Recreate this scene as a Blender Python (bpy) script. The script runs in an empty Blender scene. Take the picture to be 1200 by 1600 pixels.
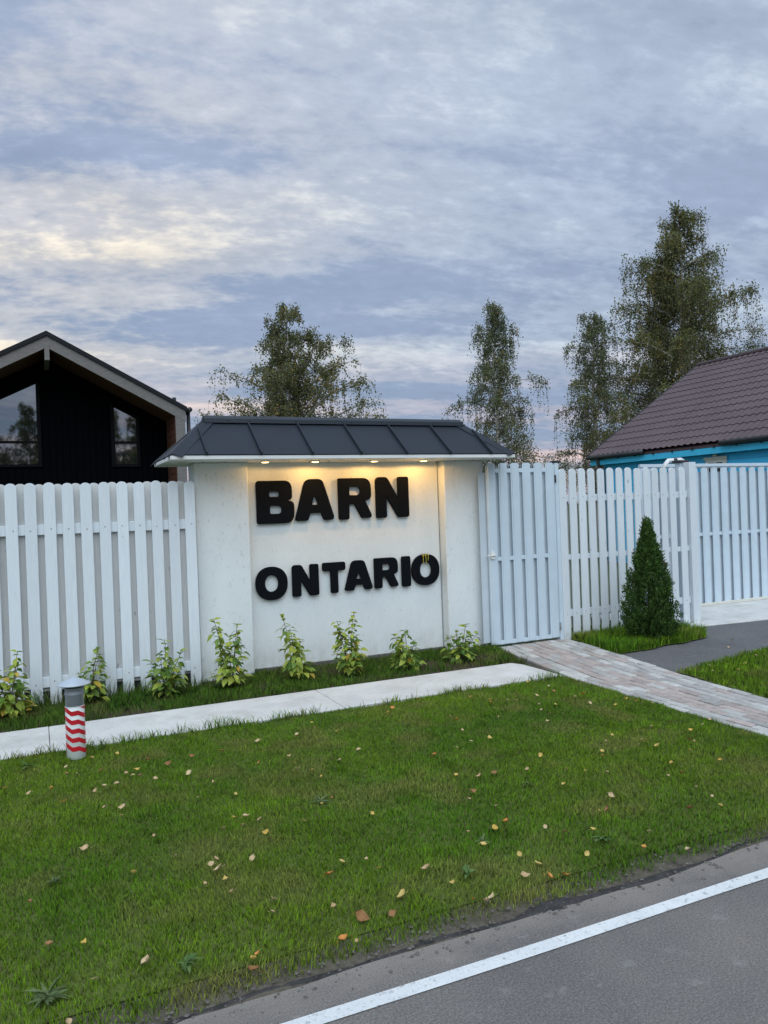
import bpy, bmesh, math, random
import numpy as np
from mathutils import Vector, Matrix, Quaternion

random.seed(7)
rng = np.random.default_rng(7)
scene = bpy.context.scene
col = scene.collection

# ------------------------------------------------------------------ camera
FPX = 1202.0
YAW = math.radians(24.398)
PITCH = math.radians(-0.238)
ROLL = 0.036
cam_data = bpy.data.cameras.new('camera')
cam = bpy.data.objects.new('camera', cam_data)
col.objects.link(cam)
F0 = Vector((math.sin(YAW), math.cos(YAW), 0))
R0 = Vector((math.cos(YAW), -math.sin(YAW), 0))
Fv = F0 * math.cos(PITCH) + Vector((0, 0, 1)) * math.sin(PITCH)
U0 = R0.cross(Fv)
Rv = R0 * math.cos(ROLL) - U0 * math.sin(ROLL)
Uv = R0 * math.sin(ROLL) + U0 * math.cos(ROLL)
cam.matrix_world = Matrix(((Rv.x, Uv.x, -Fv.x, 0), (Rv.y, Uv.y, -Fv.y, 0), (Rv.z, Uv.z, -Fv.z, 1.6), (0, 0, 0, 1)))
cam_data.sensor_fit = 'VERTICAL'
cam_data.sensor_height = 24.0
cam_data.lens = 24.0 * FPX / 1600.0
cam_data.clip_start = 0.05
cam_data.clip_end = 2000
scene.camera = cam
scene.render.resolution_x = 768
scene.render.resolution_y = 1024

# ------------------------------------------------------------------ render / view
scene.render.engine = 'CYCLES'
scene.cycles.use_denoising = True
scene.cycles.max_bounces = 6
scene.cycles.transparent_max_bounces = 8
scene.view_settings.view_transform = 'Standard'
scene.view_settings.look = 'None'
scene.view_settings.exposure = 0.70
scene.view_settings.gamma = 1.0
scene.view_settings.use_curve_mapping = False

# ------------------------------------------------------------------ soft fill for the bright zenith, added to lift the foreground
FILL_AZ = math.radians(200)      # compass-like angle from +Y, clockwise: behind the camera
FILL_EL = math.radians(52)
soft_fill_data = bpy.data.lights.new('soft_fill', 'SUN')
soft_fill_data.energy = 1.5
soft_fill_data.angle = math.radians(75)
soft_fill_data.color = (0.86, 0.955, 1.0)
soft_fill = bpy.data.objects.new('soft_fill', soft_fill_data)
col.objects.link(soft_fill)
sdir = Vector((math.sin(FILL_AZ) * math.cos(FILL_EL), math.cos(FILL_AZ) * math.cos(FILL_EL), math.sin(FILL_EL)))
soft_fill.rotation_euler = sdir.to_track_quat('Z', 'Y').to_euler()
soft_fill.location = (0, -5, 30)

# ------------------------------------------------------------------ node helper
class NT:
    def __init__(self, tree):
        self.t = tree
        self.n = tree.nodes
        self.l = tree.links
    def add(self, typ, **kw):
        nd = self.n.new(typ)
        for k, v in kw.items():
            setattr(nd, k, v)
        return nd
    def put(self, nd, idx, val):
        s = nd.inputs[idx]
        if isinstance(val, bpy.types.NodeSocket):
            self.l.new(val, s)
        elif val is not None:
            s.default_value = val
    def math(self, op, a, b=None, c=None, clamp=False):
        nd = self.add('ShaderNodeMath', operation=op, use_clamp=clamp)
        self.put(nd, 0, a)
        if b is not None: self.put(nd, 1, b)
        if c is not None: self.put(nd, 2, c)
        return nd.outputs[0]
    def vmath(self, op, a, b=None, out=0):
        nd = self.add('ShaderNodeVectorMath', operation=op)
        self.put(nd, 0, a)
        if b is not None: self.put(nd, 1, b)
        return nd.outputs[out]
    def noise(self, vec, scale, detail=4, rough=0.5, dist=0.0, dims='3D'):
        nd = self.add('ShaderNodeTexNoise', noise_dimensions=dims)
        if vec is not None: self.put(nd, 'Vector', vec)
        nd.inputs['Scale'].default_value = scale
        nd.inputs['Detail'].default_value = detail
        nd.inputs['Roughness'].default_value = rough
        nd.inputs['Distortion'].default_value = dist
        return nd.outputs[0]
    def ramp(self, fac, stops, interp='LINEAR'):
        nd = self.add('ShaderNodeValToRGB')
        cr = nd.color_ramp
        cr.interpolation = interp
        while len(cr.elements) < len(stops):
            cr.elements.new(0.5)
        for e, (p, c) in zip(cr.elements, stops):
            e.position = p
            if not hasattr(c, '__len__'): c = (c, c, c)
            e.color = (c[0], c[1], c[2], 1)
        self.put(nd, 0, fac)
        return nd.outputs[0]
    def mix(self, fac, a, b, mode='MIX'):
        nd = self.add('ShaderNodeMix', data_type='RGBA', blend_type=mode)
        self.put(nd, 0, fac)
        for i, v in ((6, a), (7, b)):
            if not isinstance(v, bpy.types.NodeSocket) and len(v) == 3: v = (*v, 1)
            self.put(nd, i, v)
        return nd.outputs[2]
    def scalev(self, vec, s):
        return self.vmath('MULTIPLY', vec, s)

SKY_OFF = (1.9, 8.6, 2.0)
# ------------------------------------------------------------------ world: Nishita sky seen through broken cloud
world = bpy.data.worlds.new('World')
scene.world = world
world.use_nodes = True
wt = NT(world.node_tree)
wt.n.clear()
tc = wt.add('ShaderNodeTexCoord').outputs['Generated']
sky = wt.add('ShaderNodeTexSky', sky_type='NISHITA')
sky.sun_disc = False
sky.sun_elevation = FILL_EL
sky.sun_rotation = FILL_AZ
sky.air_density = 1.0
sky.dust_density = 1.5
sky.ozone_density = 2.0
sep = wt.add('ShaderNodeSeparateXYZ'); wt.put(sep, 0, tc)
zz = wt.math('ADD', wt.math('MAXIMUM', sep.outputs[2], 0.0), 0.09)
# cloud-deck coordinates: u across the view, v away from it
u0 = wt.vmath('DOT_PRODUCT', tc, (math.cos(YAW), -math.sin(YAW), 0), out=1)
v0 = wt.vmath('DOT_PRODUCT', tc, (math.sin(YAW), math.cos(YAW), 0), out=1)
ud = wt.math('DIVIDE', u0, zz)
vd = wt.math('DIVIDE', v0, zz)
comb = wt.add('ShaderNodeCombineXYZ')
wt.put(comb, 0, wt.math('ADD', wt.math('MULTIPLY', ud, 0.48), wt.math('MULTIPLY', vd, 0.10)))
wt.put(comb, 1, wt.math('SUBTRACT', wt.math('MULTIPLY', vd, 1.15), wt.math('MULTIPLY', ud, 0.18)))
deck = comb.outputs[0]
# the small billows have height of their own, so they foreshorten less than the deck
zf = wt.math('ADD', wt.math('MAXIMUM', sep.outputs[2], 0.0), 0.30)
comb2 = wt.add('ShaderNodeCombineXYZ')
uf = wt.math('DIVIDE', u0, zf); vf = wt.math('DIVIDE', v0, zf)
wt.put(comb2, 0, wt.math('ADD', wt.math('MULTIPLY', uf, 0.85), wt.math('MULTIPLY', vf, 0.15)))
wt.put(comb2, 1, wt.math('SUBTRACT', wt.math('MULTIPLY', vf, 1.5), wt.math('MULTIPLY', uf, 0.30)))
deck2 = comb2.outputs[0]
big = wt.noise(wt.vmath('ADD', deck, SKY_OFF), 1.25, 2, 0.5, 0.2)
mid = wt.noise(wt.vmath('ADD', deck2, (9.4, 2.2, 4.0)), 5.0, 6, 0.60, 0.1)
fine = wt.noise(wt.vmath('ADD', deck2, (1.4, 7.7, 2.0)), 21.0, 4, 0.62, 0.15)
dens = wt.math('ADD', wt.math('MULTIPLY', big, 0.61), wt.math('ADD', wt.math('MULTIPLY', mid, 0.24), wt.math('MULTIPLY', fine, 0.17)))
# thin, bright rippled cloud / thick, blue-grey cloud; warm where the low sun stands behind the deck
up = wt.math('MAXIMUM', sep.outputs[2], 0.0)
glow_dir = Vector((-0.02, 1.0, 0.25)).normalized()
gd = wt.vmath('DOT_PRODUCT', wt.vmath('NORMALIZE', tc), tuple(glow_dir), out=1)
glow = wt.math('POWER', wt.math('MAXIMUM', gd, 0.0), 14.0)
elev = wt.ramp(up, [(0.0, 0.0), (0.16, 0.2), (0.5, 1.0), (1.0, 1.0)])
thick_col = wt.mix(elev, (0.232, 0.298, 0.425), (0.338, 0.408, 0.552))
thin_hi = wt.mix(glow, (0.470, 0.545, 0.635), (0.86, 0.77, 0.63))
low_pink = wt.ramp(up, [(0.0, 1.0), (0.11, 0.9), (0.20, 0.0), (1.0, 0.0)])
thin_col = wt.mix(low_pink, thin_hi, (0.68, 0.52, 0.51))
dens = wt.math('SUBTRACT', dens, wt.ramp(up, [(0.10, 0.0), (0.15, 0.055), (0.20, 0.0)], 'EASE'))
brk = wt.ramp(dens, [(0.42, 0.0), (0.52, 0.40), (0.62, 1.0)], 'EASE')
cloud = wt.mix(brk, thick_col, thin_col)
fluff = wt.ramp(wt.math('ADD', wt.math('MULTIPLY', mid, 0.5), wt.math('MULTIPLY', fine, 0.5)), [(0.34, 0.90), (0.52, 1.0), (0.68, 1.13)])
cloud = wt.mix(1.0, cloud, fluff, 'MULTIPLY')
bg_sky = wt.add('ShaderNodeBackground'); wt.put(bg_sky, 0, sky.outputs[0]); bg_sky.inputs[1].default_value = 0.06
bg_cl = wt.add('ShaderNodeBackground'); wt.put(bg_cl, 0, cloud); bg_cl.inputs[1].default_value = 0.76
gap = wt.ramp(wt.noise(wt.vmath('ADD', deck, (5.0, 3.0, 8.0)), 1.7, 5, 0.55, 0.3), [(0.30, 0.68), (0.55, 0.95)])
msh = wt.add('ShaderNodeMixShader')
wt.put(msh, 0, gap); wt.l.new(bg_sky.outputs[0], msh.inputs[1]); wt.l.new(bg_cl.outputs[0], msh.inputs[2])
wo = wt.add('ShaderNodeOutputWorld')
wt.l.new(msh.outputs[0], wo.inputs[0])

# ------------------------------------------------------------------ materials
MATS = {}
def new_mat(name):
    m = bpy.data.materials.new(name)
    m.use_nodes = True
    t = NT(m.node_tree)
    b = t.n['Principled BSDF']
    MATS[name] = m
    return m, t, b
def wpos(t):
    return t.add('ShaderNodeNewGeometry').outputs['Position']
def opos(t):
    return t.add('ShaderNodeTexCoord').outputs['Object']
def bump(t, b, h, strength=0.3, dist=0.01):
    nd = t.add('ShaderNodeBump')
    nd.inputs['Strength'].default_value = strength
    nd.inputs['Distance'].default_value = dist
    t.put(nd, 'Height', h)
    t.l.new(nd.outputs[0], b.inputs['Normal'])
def rnd_tint(t, c, amt=0.08):
    """per-object value variation"""
    oi = t.add('ShaderNodeObjectInfo').outputs['Random']
    k = t.math('ADD', t.math('MULTIPLY', oi, amt * 2), 1.0 - amt)
    cc = t.add('ShaderNodeCombineColor')
    for i in range(3): t.put(cc, i, k)
    return t.mix(1.0, c, cc.outputs[0], 'MULTIPLY')
def simple(name, c, rough=0.6, var=0.12, scale=8.0, bmp=0.1, bscale=60.0, metallic=0.0, spec=0.5, objvar=0.0, stretch=(1, 1, 1)):
    m, t, b = new_mat(name)
    p = t.scalev(wpos(t), stretch)
    n = t.noise(p, scale, 5, 0.6)
    lo = tuple(x * (1 - var) for x in c); hi = tuple(min(1, x * (1 + var)) for x in c)
    cc = t.ramp(n, [(0.3, lo), (0.7, hi)])
    if objvar: cc = rnd_tint(t, cc, objvar)
    t.put(b, 'Base Color', cc)
    b.inputs['Roughness'].default_value = rough
    b.inputs['Metallic'].default_value = metallic
    b.inputs['Specular IOR Level'].default_value = spec
    if bmp: bump(t, b, t.noise(p, bscale, 4, 0.6), bmp, 0.004)
    return m

def mat_plaster():
    m, t, b = new_mat('plaster')
    p = wpos(t)
    st = t.noise(t.scalev(p, (1, 1, 0.16)), 75, 3, 0.6)
    fine_ = t.noise(p, 160, 3, 0.6)
    blot = t.noise(t.scalev(p, (1, 1, 0.45)), 3.0, 5, 0.6)
    c = t.ramp(blot, [(0.3, (0.69, 0.735, 0.75)), (0.7, (0.77, 0.815, 0.825))])
    fleck = t.ramp(t.noise(t.scalev(p, (1, 1, 0.4)), 42, 3, 0.65), [(0.30, (0.80, 0.80, 0.78)), (0.40, (1, 1, 1))])
    c = t.mix(1.0, c, fleck, 'MULTIPLY')
    specks = t.ramp(t.noise(t.scalev(p, (1, 1, 0.35)), 80, 2, 0.5), [(0.24, (0.55, 0.54, 0.52)), (0.30, (1, 1, 1))])
    c = t.mix(0.5, c, specks, 'MULTIPLY')
    # rain-splashed dirt near the ground
    z = t.add('ShaderNodeSeparateXYZ'); t.put(z, 0, p)
    drt = t.math('MULTIPLY', t.ramp(z.outputs[2], [(0.0, 1.0), (0.10, 0.75), (0.32, 0.0)]), t.ramp(t.noise(t.scalev(p, (1, 1, 0.6)), 9, 5, 0.65), [(0.40, 0.0), (0.70, 0.6)]))
    c = t.mix(drt, c, (0.44, 0.40, 0.34))
    t.put(b, 'Base Color', c)
    b.inputs['Roughness'].default_value = 0.9
    b.inputs['Specular IOR Level'].default_value = 0.2
    h = t.math('ADD', t.math('MULTIPLY', st, 0.7), t.math('MULTIPLY', fine_, 0.3))
    bump(t, b, h, 0.7, 0.006)
    return m
mat_plaster()

def mat_picket(name, lo, hi):
    m, t, b = new_mat(name)
    o = t.add('ShaderNodeTexCoord').outputs['Object']
    oi = t.add('ShaderNodeObjectInfo')
    off = t.vmath('MULTIPLY', oi.outputs['Location'], (3.7, 5.1, 2.3))
    p = t.vmath('ADD', o, off)
    grain = t.noise(t.scalev(p, (9, 9, 0.45)), 14, 4, 0.6, 0.4)
    c = t.ramp(grain, [(0.3, lo), (0.7, hi)])
    knot = t.ramp(t.noise(t.scalev(p, (1, 1, 0.55)), 15, 1, 0.4), [(0.20, (0.52, 0.53, 0.55)), (0.25, (1, 1, 1))])
    c = t.mix(0.7, c, knot, 'MULTIPLY')
    c = rnd_tint(t, c, 0.05)
    z = t.add('ShaderNodeSeparateXYZ'); t.put(z, 0, wpos(t))
    dz = t.math('MULTIPLY', t.ramp(z.outputs[2], [(0.0, 1.0), (0.22, 0.0)]), t.ramp(t.noise(p, 12, 4, 0.6), [(0.4, 0.0), (0.7, 0.7)]))
    c = t.mix(dz, c, (0.40, 0.39, 0.33))
    t.put(b, 'Base Color', c)
    b.inputs['Roughness'].default_value = 0.6
    b.inputs['Specular IOR Level'].default_value = 0.3
    bump(t, b, grain, 0.25, 0.003)
    return m
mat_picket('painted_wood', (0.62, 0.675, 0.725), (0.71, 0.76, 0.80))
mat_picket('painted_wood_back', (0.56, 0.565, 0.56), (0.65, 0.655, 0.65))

def mat_asphalt(name, base, dusty):
    m, t, b = new_mat(name)
    p = wpos(t)
    agg = t.noise(p, 120, 4, 0.75)
    c = t.ramp(agg, [(0.30, tuple(x * 0.55 for x in base)), (0.5, base), (0.72, tuple(x * 1.7 for x in base))])
    bl = t.noise(p, 1.6, 5, 0.62)
    c = t.mix(1.0, c, t.ramp(bl, [(0.3, (0.84, 0.84, 0.86)), (0.7, (1.14, 1.12, 1.1))]), 'MULTIPLY')
    spots = t.ramp(t.noise(p, 8, 5, 0.72), [(0.58, 0.0), (0.72, 0.5)])
    c = t.mix(spots, c, (0.30, 0.295, 0.295) if dusty else (0.24, 0.235, 0.235))
    if dusty:
        sp = t.add('ShaderNodeSeparateXYZ'); t.put(sp, 0, p)
        y = t.math('ADD', sp.outputs[1], t.math('MULTIPLY', t.math('SUBTRACT', t.noise(t.scalev(p, (1, 2, 1)), 3.4, 5, 0.65), 0.5), 0.42))
        d = t.ramp(t.math('SUBTRACT', y, 1.9), [(0.44, 0.0), (0.58, 0.6), (0.7, 0.9)])
        c = t.mix(d, c, (0.25, 0.225, 0.20))
        stn = t.ramp(t.noise(t.vmath('ADD', p, (3.3, 0.4, 0)), 4.2, 3, 0.5), [(0.69, 0.0), (0.75, 0.35)])
        c = t.mix(stn, c, (0.30, 0.22, 0.16))
    t.put(b, 'Base Color', c)
    b.inputs['Roughness'].default_value = 0.85
    b.inputs['Specular IOR Level'].default_value = 0.25
    bump(t, b, t.math('ADD', agg, t.math('MULTIPLY', t.noise(p, 260, 3, 0.7), 0.7)), 0.35, 0.003)
    peb = t.ramp(t.noise(p, 330, 2, 0.6), [(0.33, (0.62, 0.62, 0.63)), (0.5, (1, 1, 1)), (0.68, (1.35, 1.33, 1.3))])
    t.put(b, 'Base Color', t.mix(1.0, c, peb, 'MULTIPLY'))
    return m
mat_asphalt('asphalt_road', (0.165, 0.156, 0.150), True)
mat_asphalt('asphalt_drive', (0.125, 0.124, 0.130), False)

def mat_line():
    m, t, b = new_mat('road_paint')
    p = wpos(t)
    wear = t.math('MULTIPLY', t.ramp(t.noise(p, 38, 5, 0.7), [(0.30, 0.0), (0.44, 1.0)]), t.ramp(t.noise(p, 160, 3, 0.7), [(0.28, 0.45), (0.45, 1.0)]))
    c = t.mix(wear, (0.30, 0.30, 0.30), (0.74, 0.76, 0.77))
    c = t.mix(1.0, c, t.ramp(t.noise(p, 5, 4, 0.6), [(0.3, (0.86, 0.87, 0.88)), (0.7, (1, 1, 1))]), 'MULTIPLY')
    t.put(b, 'Base Color', c)
    b.inputs['Roughness'].default_value = 0.7
    bump(t, b, t.noise(p, 150, 3, 0.6), 0.4, 0.004)
mat_line()

def mat_concrete():
    m, t, b = new_mat('concrete')
    p = wpos(t)
    c = t.ramp(t.noise(p, 3.2, 6, 0.62), [(0.28, (0.50, 0.50, 0.49)), (0.5, (0.60, 0.60, 0.59)), (0.72, (0.66, 0.66, 0.655))])
    c = t.mix(1.0, c, t.ramp(t.noise(p, 90, 3, 0.6), [(0.25, (0.84, 0.84, 0.84)), (0.55, (1, 1, 1))]), 'MULTIPLY')
    stain = t.ramp(t.noise(t.vmath('ADD', p, (1.7, 4.1, 0)), 2.0, 6, 0.7, 0.8), [(0.50, 0.0), (0.56, 0.22), (0.62, 0.0)])
    c = t.mix(stain, c, (0.36, 0.33, 0.28))
    t.put(b, 'Base Color', c)
    b.inputs['Roughness'].default_value = 0.85
    b.inputs['Specular IOR Level'].default_value = 0.25
    bump(t, b, t.noise(p, 70, 5, 0.65), 0.35, 0.004)
mat_concrete()

def mat_attr(name, rough=0.6, trans=0.0, spec=0.3, attr='col', noise=0.0):
    m, t, b = new_mat(name)
    a = t.add('ShaderNodeAttribute', attribute_name=attr).outputs['Color']
    if noise:
        a = t.mix(1.0, a, t.ramp(t.noise(wpos(t), 30, 3, 0.6), [(0.3, 1 - noise), (0.7, 1 + noise)]), 'MULTIPLY')
    t.put(b, 'Base Color', a)
    b.inputs['Roughness'].default_value = rough
    b.inputs['Specular IOR Level'].default_value = spec
    if trans:
        tr = t.add('ShaderNodeBsdfTranslucent'); t.put(tr, 0, a)
        ms = t.add('ShaderNodeMixShader'); ms.inputs[0].default_value = trans
        t.l.new(b.outputs[0], ms.inputs[1]); t.l.new(tr.outputs[0], ms.inputs[2])
        t.l.new(ms.outputs[0], t.n['Material Output'].inputs[0])
    return m
mat_attr('grass_blade', 0.6, 0.35, 0.15)
def soften_normals(name, k):
    # blades are far smaller than a pixel: shade them with the lawn's overall normal mixed in
    t = NT(MATS[name].node_tree)
    nn = t.vmath('NORMALIZE', t.vmath('ADD', t.scalev(t.add('ShaderNodeNewGeometry').outputs['Normal'], (1 - k, 1 - k, 1 - k)), (0, 0, k)))
    for nd in t.n:
        if nd.type in ('BSDF_PRINCIPLED', 'BSDF_TRANSLUCENT'): t.l.new(nn, nd.inputs['Normal'])
soften_normals('grass_blade', 0.75)
mat_attr('tree_leaf', 0.75, 0.3, 0.1)
mat_attr('conifer_leaf', 0.65, 0.12, 0.2)

def mat_leaf(name, c1, c2, rough=0.5, trans=0.3):
    """leaf with per-object hue between c1 and c2, plus blotches"""
    m, t, b = new_mat(name)
    oi = t.add('ShaderNodeObjectInfo').outputs['Random']
    c = t.mix(oi, c1, c2)
    c = t.mix(1.0, c, t.ramp(t.noise(wpos(t), 55, 4, 0.65), [(0.3, (0.72, 0.70, 0.62)), (0.6, (1.08, 1.08, 1.05))]), 'MULTIPLY')
    t.put(b, 'Base Color', c)
    b.inputs['Roughness'].default_value = rough
    b.inputs['Specular IOR Level'].default_value = 0.35
    tr = t.add('ShaderNodeBsdfTranslucent'); t.put(tr, 0, c)
    ms = t.add('ShaderNodeMixShader'); ms.inputs[0].default_value = trans
    t.l.new(b.outputs[0], ms.inputs[1]); t.l.new(tr.outputs[0], ms.inputs[2])
    t.l.new(ms.outputs[0], t.n['Material Output'].inputs[0])
mat_leaf('shrub_leaf_green', (0.10, 0.20, 0.04), (0.19, 0.31, 0.06))
mat_leaf('shrub_leaf_lime', (0.24, 0.36, 0.06), (0.42, 0.47, 0.08))
mat_leaf('shrub_leaf_yellow', (0.52, 0.44, 0.07), (0.58, 0.38, 0.07))
mat_leaf('fallen_yellow', (0.60, 0.40, 0.09), (0.62, 0.47, 0.18), 0.7, 0.15)
mat_leaf('fallen_tan', (0.50, 0.34, 0.20), (0.60, 0.47, 0.30), 0.75, 0.1)
mat_leaf('fallen_brown', (0.26, 0.13, 0.055), (0.38, 0.20, 0.09), 0.75, 0.1)
mat_leaf('fallen_orange', (0.55, 0.22, 0.06), (0.60, 0.30, 0.08), 0.7, 0.1)
mat_leaf('weed_leaf', (0.09, 0.18, 0.05), (0.15, 0.24, 0.08), 0.6, 0.3)
mat_leaf('thistle_leaf', (0.11, 0.17, 0.065), (0.17, 0.23, 0.10), 0.7, 0.3)

def mat_soil(name, c, c2):
    m, t, b = new_mat(name)
    p = wpos(t)
    cc = t.ramp(t.noise(p, 18, 6, 0.7), [(0.3, c), (0.7, c2)])
    t.put(b, 'Base Color', cc)
    b.inputs['Roughness'].default_value = 0.95
    b.inputs['Specular IOR Level'].default_value = 0.1
    bump(t, b, t.noise(p, 60, 5, 0.7), 0.8, 0.012)
mat_soil('lawn_soil', (0.080, 0.120, 0.028), (0.14, 0.165, 0.05))
mat_soil('bed_soil', (0.045, 0.036, 0.026), (0.085, 0.070, 0.050))
mat_soil('verge_soil', (0.07, 0.062, 0.05), (0.17, 0.15, 0.12))
mat_soil('far_grass', (0.045, 0.075, 0.022), (0.08, 0.10, 0.035))
mat_soil('broken_asphalt', (0.035, 0.035, 0.037), (0.085, 0.083, 0.082))
mat_soil('grit_stone', (0.07, 0.068, 0.065), (0.24, 0.22, 0.20))
mat_soil('bedding_sand', (0.05, 0.048, 0.04), (0.10, 0.092, 0.078))

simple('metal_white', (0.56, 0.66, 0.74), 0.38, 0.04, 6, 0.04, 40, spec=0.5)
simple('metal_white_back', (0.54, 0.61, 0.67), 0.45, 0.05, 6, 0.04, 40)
simple('fascia_white', (0.74, 0.75, 0.75), 0.4, 0.05, 5, 0.05, 30)
simple('roof_graphite', (0.019, 0.026, 0.036), 0.5, 0.10, 3.5, 0.06, 25, spec=0.3, objvar=0.05)
simple('letter_black', (0.0045, 0.006, 0.009), 0.7, 0.2, 20, 0.15, 120, spec=0.08)
simple('plinth_grey', (0.13, 0.125, 0.12), 0.9, 0.3, 10, 0.6, 40)
simple('dark_metal', (0.03, 0.032, 0.036), 0.5, 0.2, 20, 0.1)
simple('steel_grey', (0.35, 0.36, 0.37), 0.4, 0.1, 20, 0.1, metallic=0.6)
simple('nail_grey', (0.20, 0.20, 0.21), 0.5, 0.2, 20, 0.0)
simple('gap_shade_strip', (0.055, 0.06, 0.06), 0.9, 0.3, 12, 0.4, 30)  # dark tone stands for shade under the back pickets
simple('barn_black', (0.0022, 0.0026, 0.004), 0.85, 0.25, 6, 0.2, 20, spec=0.03, stretch=(6, 6, 0.6))
simple('barn_wood', (0.115, 0.052, 0.032), 0.7, 0.25, 9, 0.3, 20, spec=0.15, stretch=(4, 0.4, 9), objvar=0.12)
simple('barn_fascia', (0.165, 0.152, 0.145), 0.7, 0.18, 8, 0.3, 25, stretch=(1, 1, 3))
simple('barn_roof', (0.010, 0.012, 0.016), 0.6, 0.1, 5, 0.05, spec=0.2)
simple('window_frame_black', (0.003, 0.0035, 0.005), 0.6, 0.1, 5, 0.0, spec=0.1)
simple('blue_paint', (0.07, 0.56, 0.92), 0.6, 0.10, 5, 0.2, 30, spec=0.3, objvar=0.05, stretch=(1, 0.4, 6))
simple('blue_trim', (0.07, 0.56, 0.86), 0.55, 0.08, 5, 0.15, 30, spec=0.3)
simple('cream_trim', (0.62, 0.61, 0.55), 0.6, 0.08, 8, 0.15)
simple('roof_plum', (0.098, 0.068, 0.074), 0.5, 0.14, 1.3, 0.08, 30, spec=0.4, objvar=0.07)
simple('brick_grey', (0.37, 0.36, 0.35), 0.85, 0.16, 20, 0.5, 70, objvar=0.16)
simple('brick_pink', (0.38, 0.325, 0.305), 0.85, 0.16, 20, 0.5, 70, objvar=0.14)
simple('brick_pale', (0.47, 0.465, 0.45), 0.85, 0.14, 20, 0.5, 70, objvar=0.12)
simple('bollard_grey', (0.21, 0.235, 0.27), 0.45, 0.08, 10, 0.08)
simple('bollard_cap', (0.40, 0.46, 0.53), 0.35, 0.08, 10, 0.06)
simple('tape_white', (0.66, 0.70, 0.70), 0.4, 0.07, 18, 0.1)
simple('tape_red', (0.50, 0.010, 0.022), 0.4, 0.12, 18, 0.1)
simple('tape_yellow', (0.60, 0.52, 0.05), 0.5, 0.08, 18, 0.0)
simple('shrub_stem', (0.11, 0.075, 0.05), 0.8, 0.25, 30, 0.2)
simple('thuja_stem', (0.10, 0.065, 0.04), 0.85, 0.25, 30, 0.3)
simple('twig_dark', (0.11, 0.085, 0.07), 0.8, 0.25, 9, 0.2)

def mat_birch():
    m, t, b = new_mat('birch_bark')
    p = wpos(t)
    band = t.noise(t.scalev(p, (0.6, 0.6, 5)), 3, 4, 0.7)
    c = t.ramp(band, [(0.36, (0.06, 0.055, 0.05)), (0.46, (0.42, 0.40, 0.37)), (0.7, (0.52, 0.50, 0.47))])
    t.put(b, 'Base Color', c); b.inputs['Roughness'].default_value = 0.8
mat_birch()

def mat_glass():
    m, t, b = new_mat('coated_glass')
    out = t.n['Material Output']
    d = t.add('ShaderNodeBsdfDiffuse'); d.inputs[0].default_value = (0.008, 0.009, 0.011, 1)
    g = t.add('ShaderNodeBsdfGlossy'); g.inputs[0].default_value = (0.86, 0.95, 1.0, 1); g.inputs['Roughness'].default_value = 0.02
    ms = t.add('ShaderNodeMixShader'); ms.inputs[0].default_value = 0.32
    t.l.new(d.outputs[0], ms.inputs[1]); t.l.new(g.outputs[0], ms.inputs[2]); t.l.new(ms.outputs[0], out.inputs[0])
mat_glass()

def mat_emit():
    m, t, b = new_mat('lamp_lens')
    b.inputs['Base Color'].default_value = (0.8, 0.7, 0.5, 1)
    b.inputs['Emission Color'].default_value = (1.0, 0.66, 0.26, 1)
    b.inputs['Emission Strength'].default_value = 3.5
mat_emit()

# ------------------------------------------------------------------ object helpers
def wloc(o):
    v = Vector((0, 0, 0))
    while o is not None:
        v += o.location
        o = o.parent
    return v
def link(o, parent=None, world=(0, 0, 0)):
    col.objects.link(o)
    if parent is not None:
        o.parent = parent
        o.location = Vector(world) - wloc(parent)
    else:
        o.location = world
    return o
def tag(o, label=None, cat=None, group=None, kind=None):
    if label: o['label'] = label
    if cat: o['category'] = cat
    if group: o['group'] = group
    if kind: o['kind'] = kind
    return o
def thing(name, loc, label, cat, group=None):
    o = bpy.data.objects.new(name, None)
    o.empty_display_size = 0.1
    link(o, None, loc)
    return tag(o, label, cat, group)
def mesh_data(name, verts, faces, mat, smooth=False):
    me = bpy.data.meshes.new(name)
    me.from_pydata([tuple(v) for v in verts], [], faces)
    me.materials.append(MATS[mat])
    if smooth:
        me.polygons.foreach_set('use_smooth', [True] * len(me.polygons))
    me.update()
    return me
def mobj(name, verts, faces, mat, parent=None, smooth=False, world=(0, 0, 0)):
    return link(bpy.data.objects.new(name, mesh_data(name, verts, faces, mat, smooth)), parent, world)
def bm_to_me(name, bm, mat, smooth=False):
    me = bpy.data.meshes.new(name)
    bmesh.ops.recalc_face_normals(bm, faces=bm.faces[:])
    bm.to_mesh(me); bm.free()
    me.materials.append(MATS[mat])
    if smooth: me.polygons.foreach_set('use_smooth', [True] * len(me.polygons))
    return me
def box_me(name, sx, sy, sz, mat, bev=0.0, segs=1):
    """box centred in x,y with its base at z=0"""
    bm = bmesh.new()
    bmesh.ops.create_cube(bm, size=1.0)
    for v in bm.verts:
        v.co = Vector((v.co.x * sx, v.co.y * sy, (v.co.z + 0.5) * sz))
    if bev:
        bmesh.ops.bevel(bm, geom=bm.edges[:], offset=bev, segments=segs, affect='EDGES', profile=0.5)
    return bm_to_me(name, bm, mat)
def inst(name, me, parent, world, rotz=0.0, tilt=0.0):
    o = bpy.data.objects.new(name, me)
    o.rotation_euler = (0, tilt, rotz)
    return link(o, parent, world)
def box(name, x0, x1, y0, y1, z0, z1, mat, parent=None, bev=0.0):
    me = box_me(name, x1 - x0, y1 - y0, z1 - z0, mat, bev)
    return inst(name, me, parent, ((x0 + x1) / 2, (y0 + y1) / 2, z0))
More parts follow.
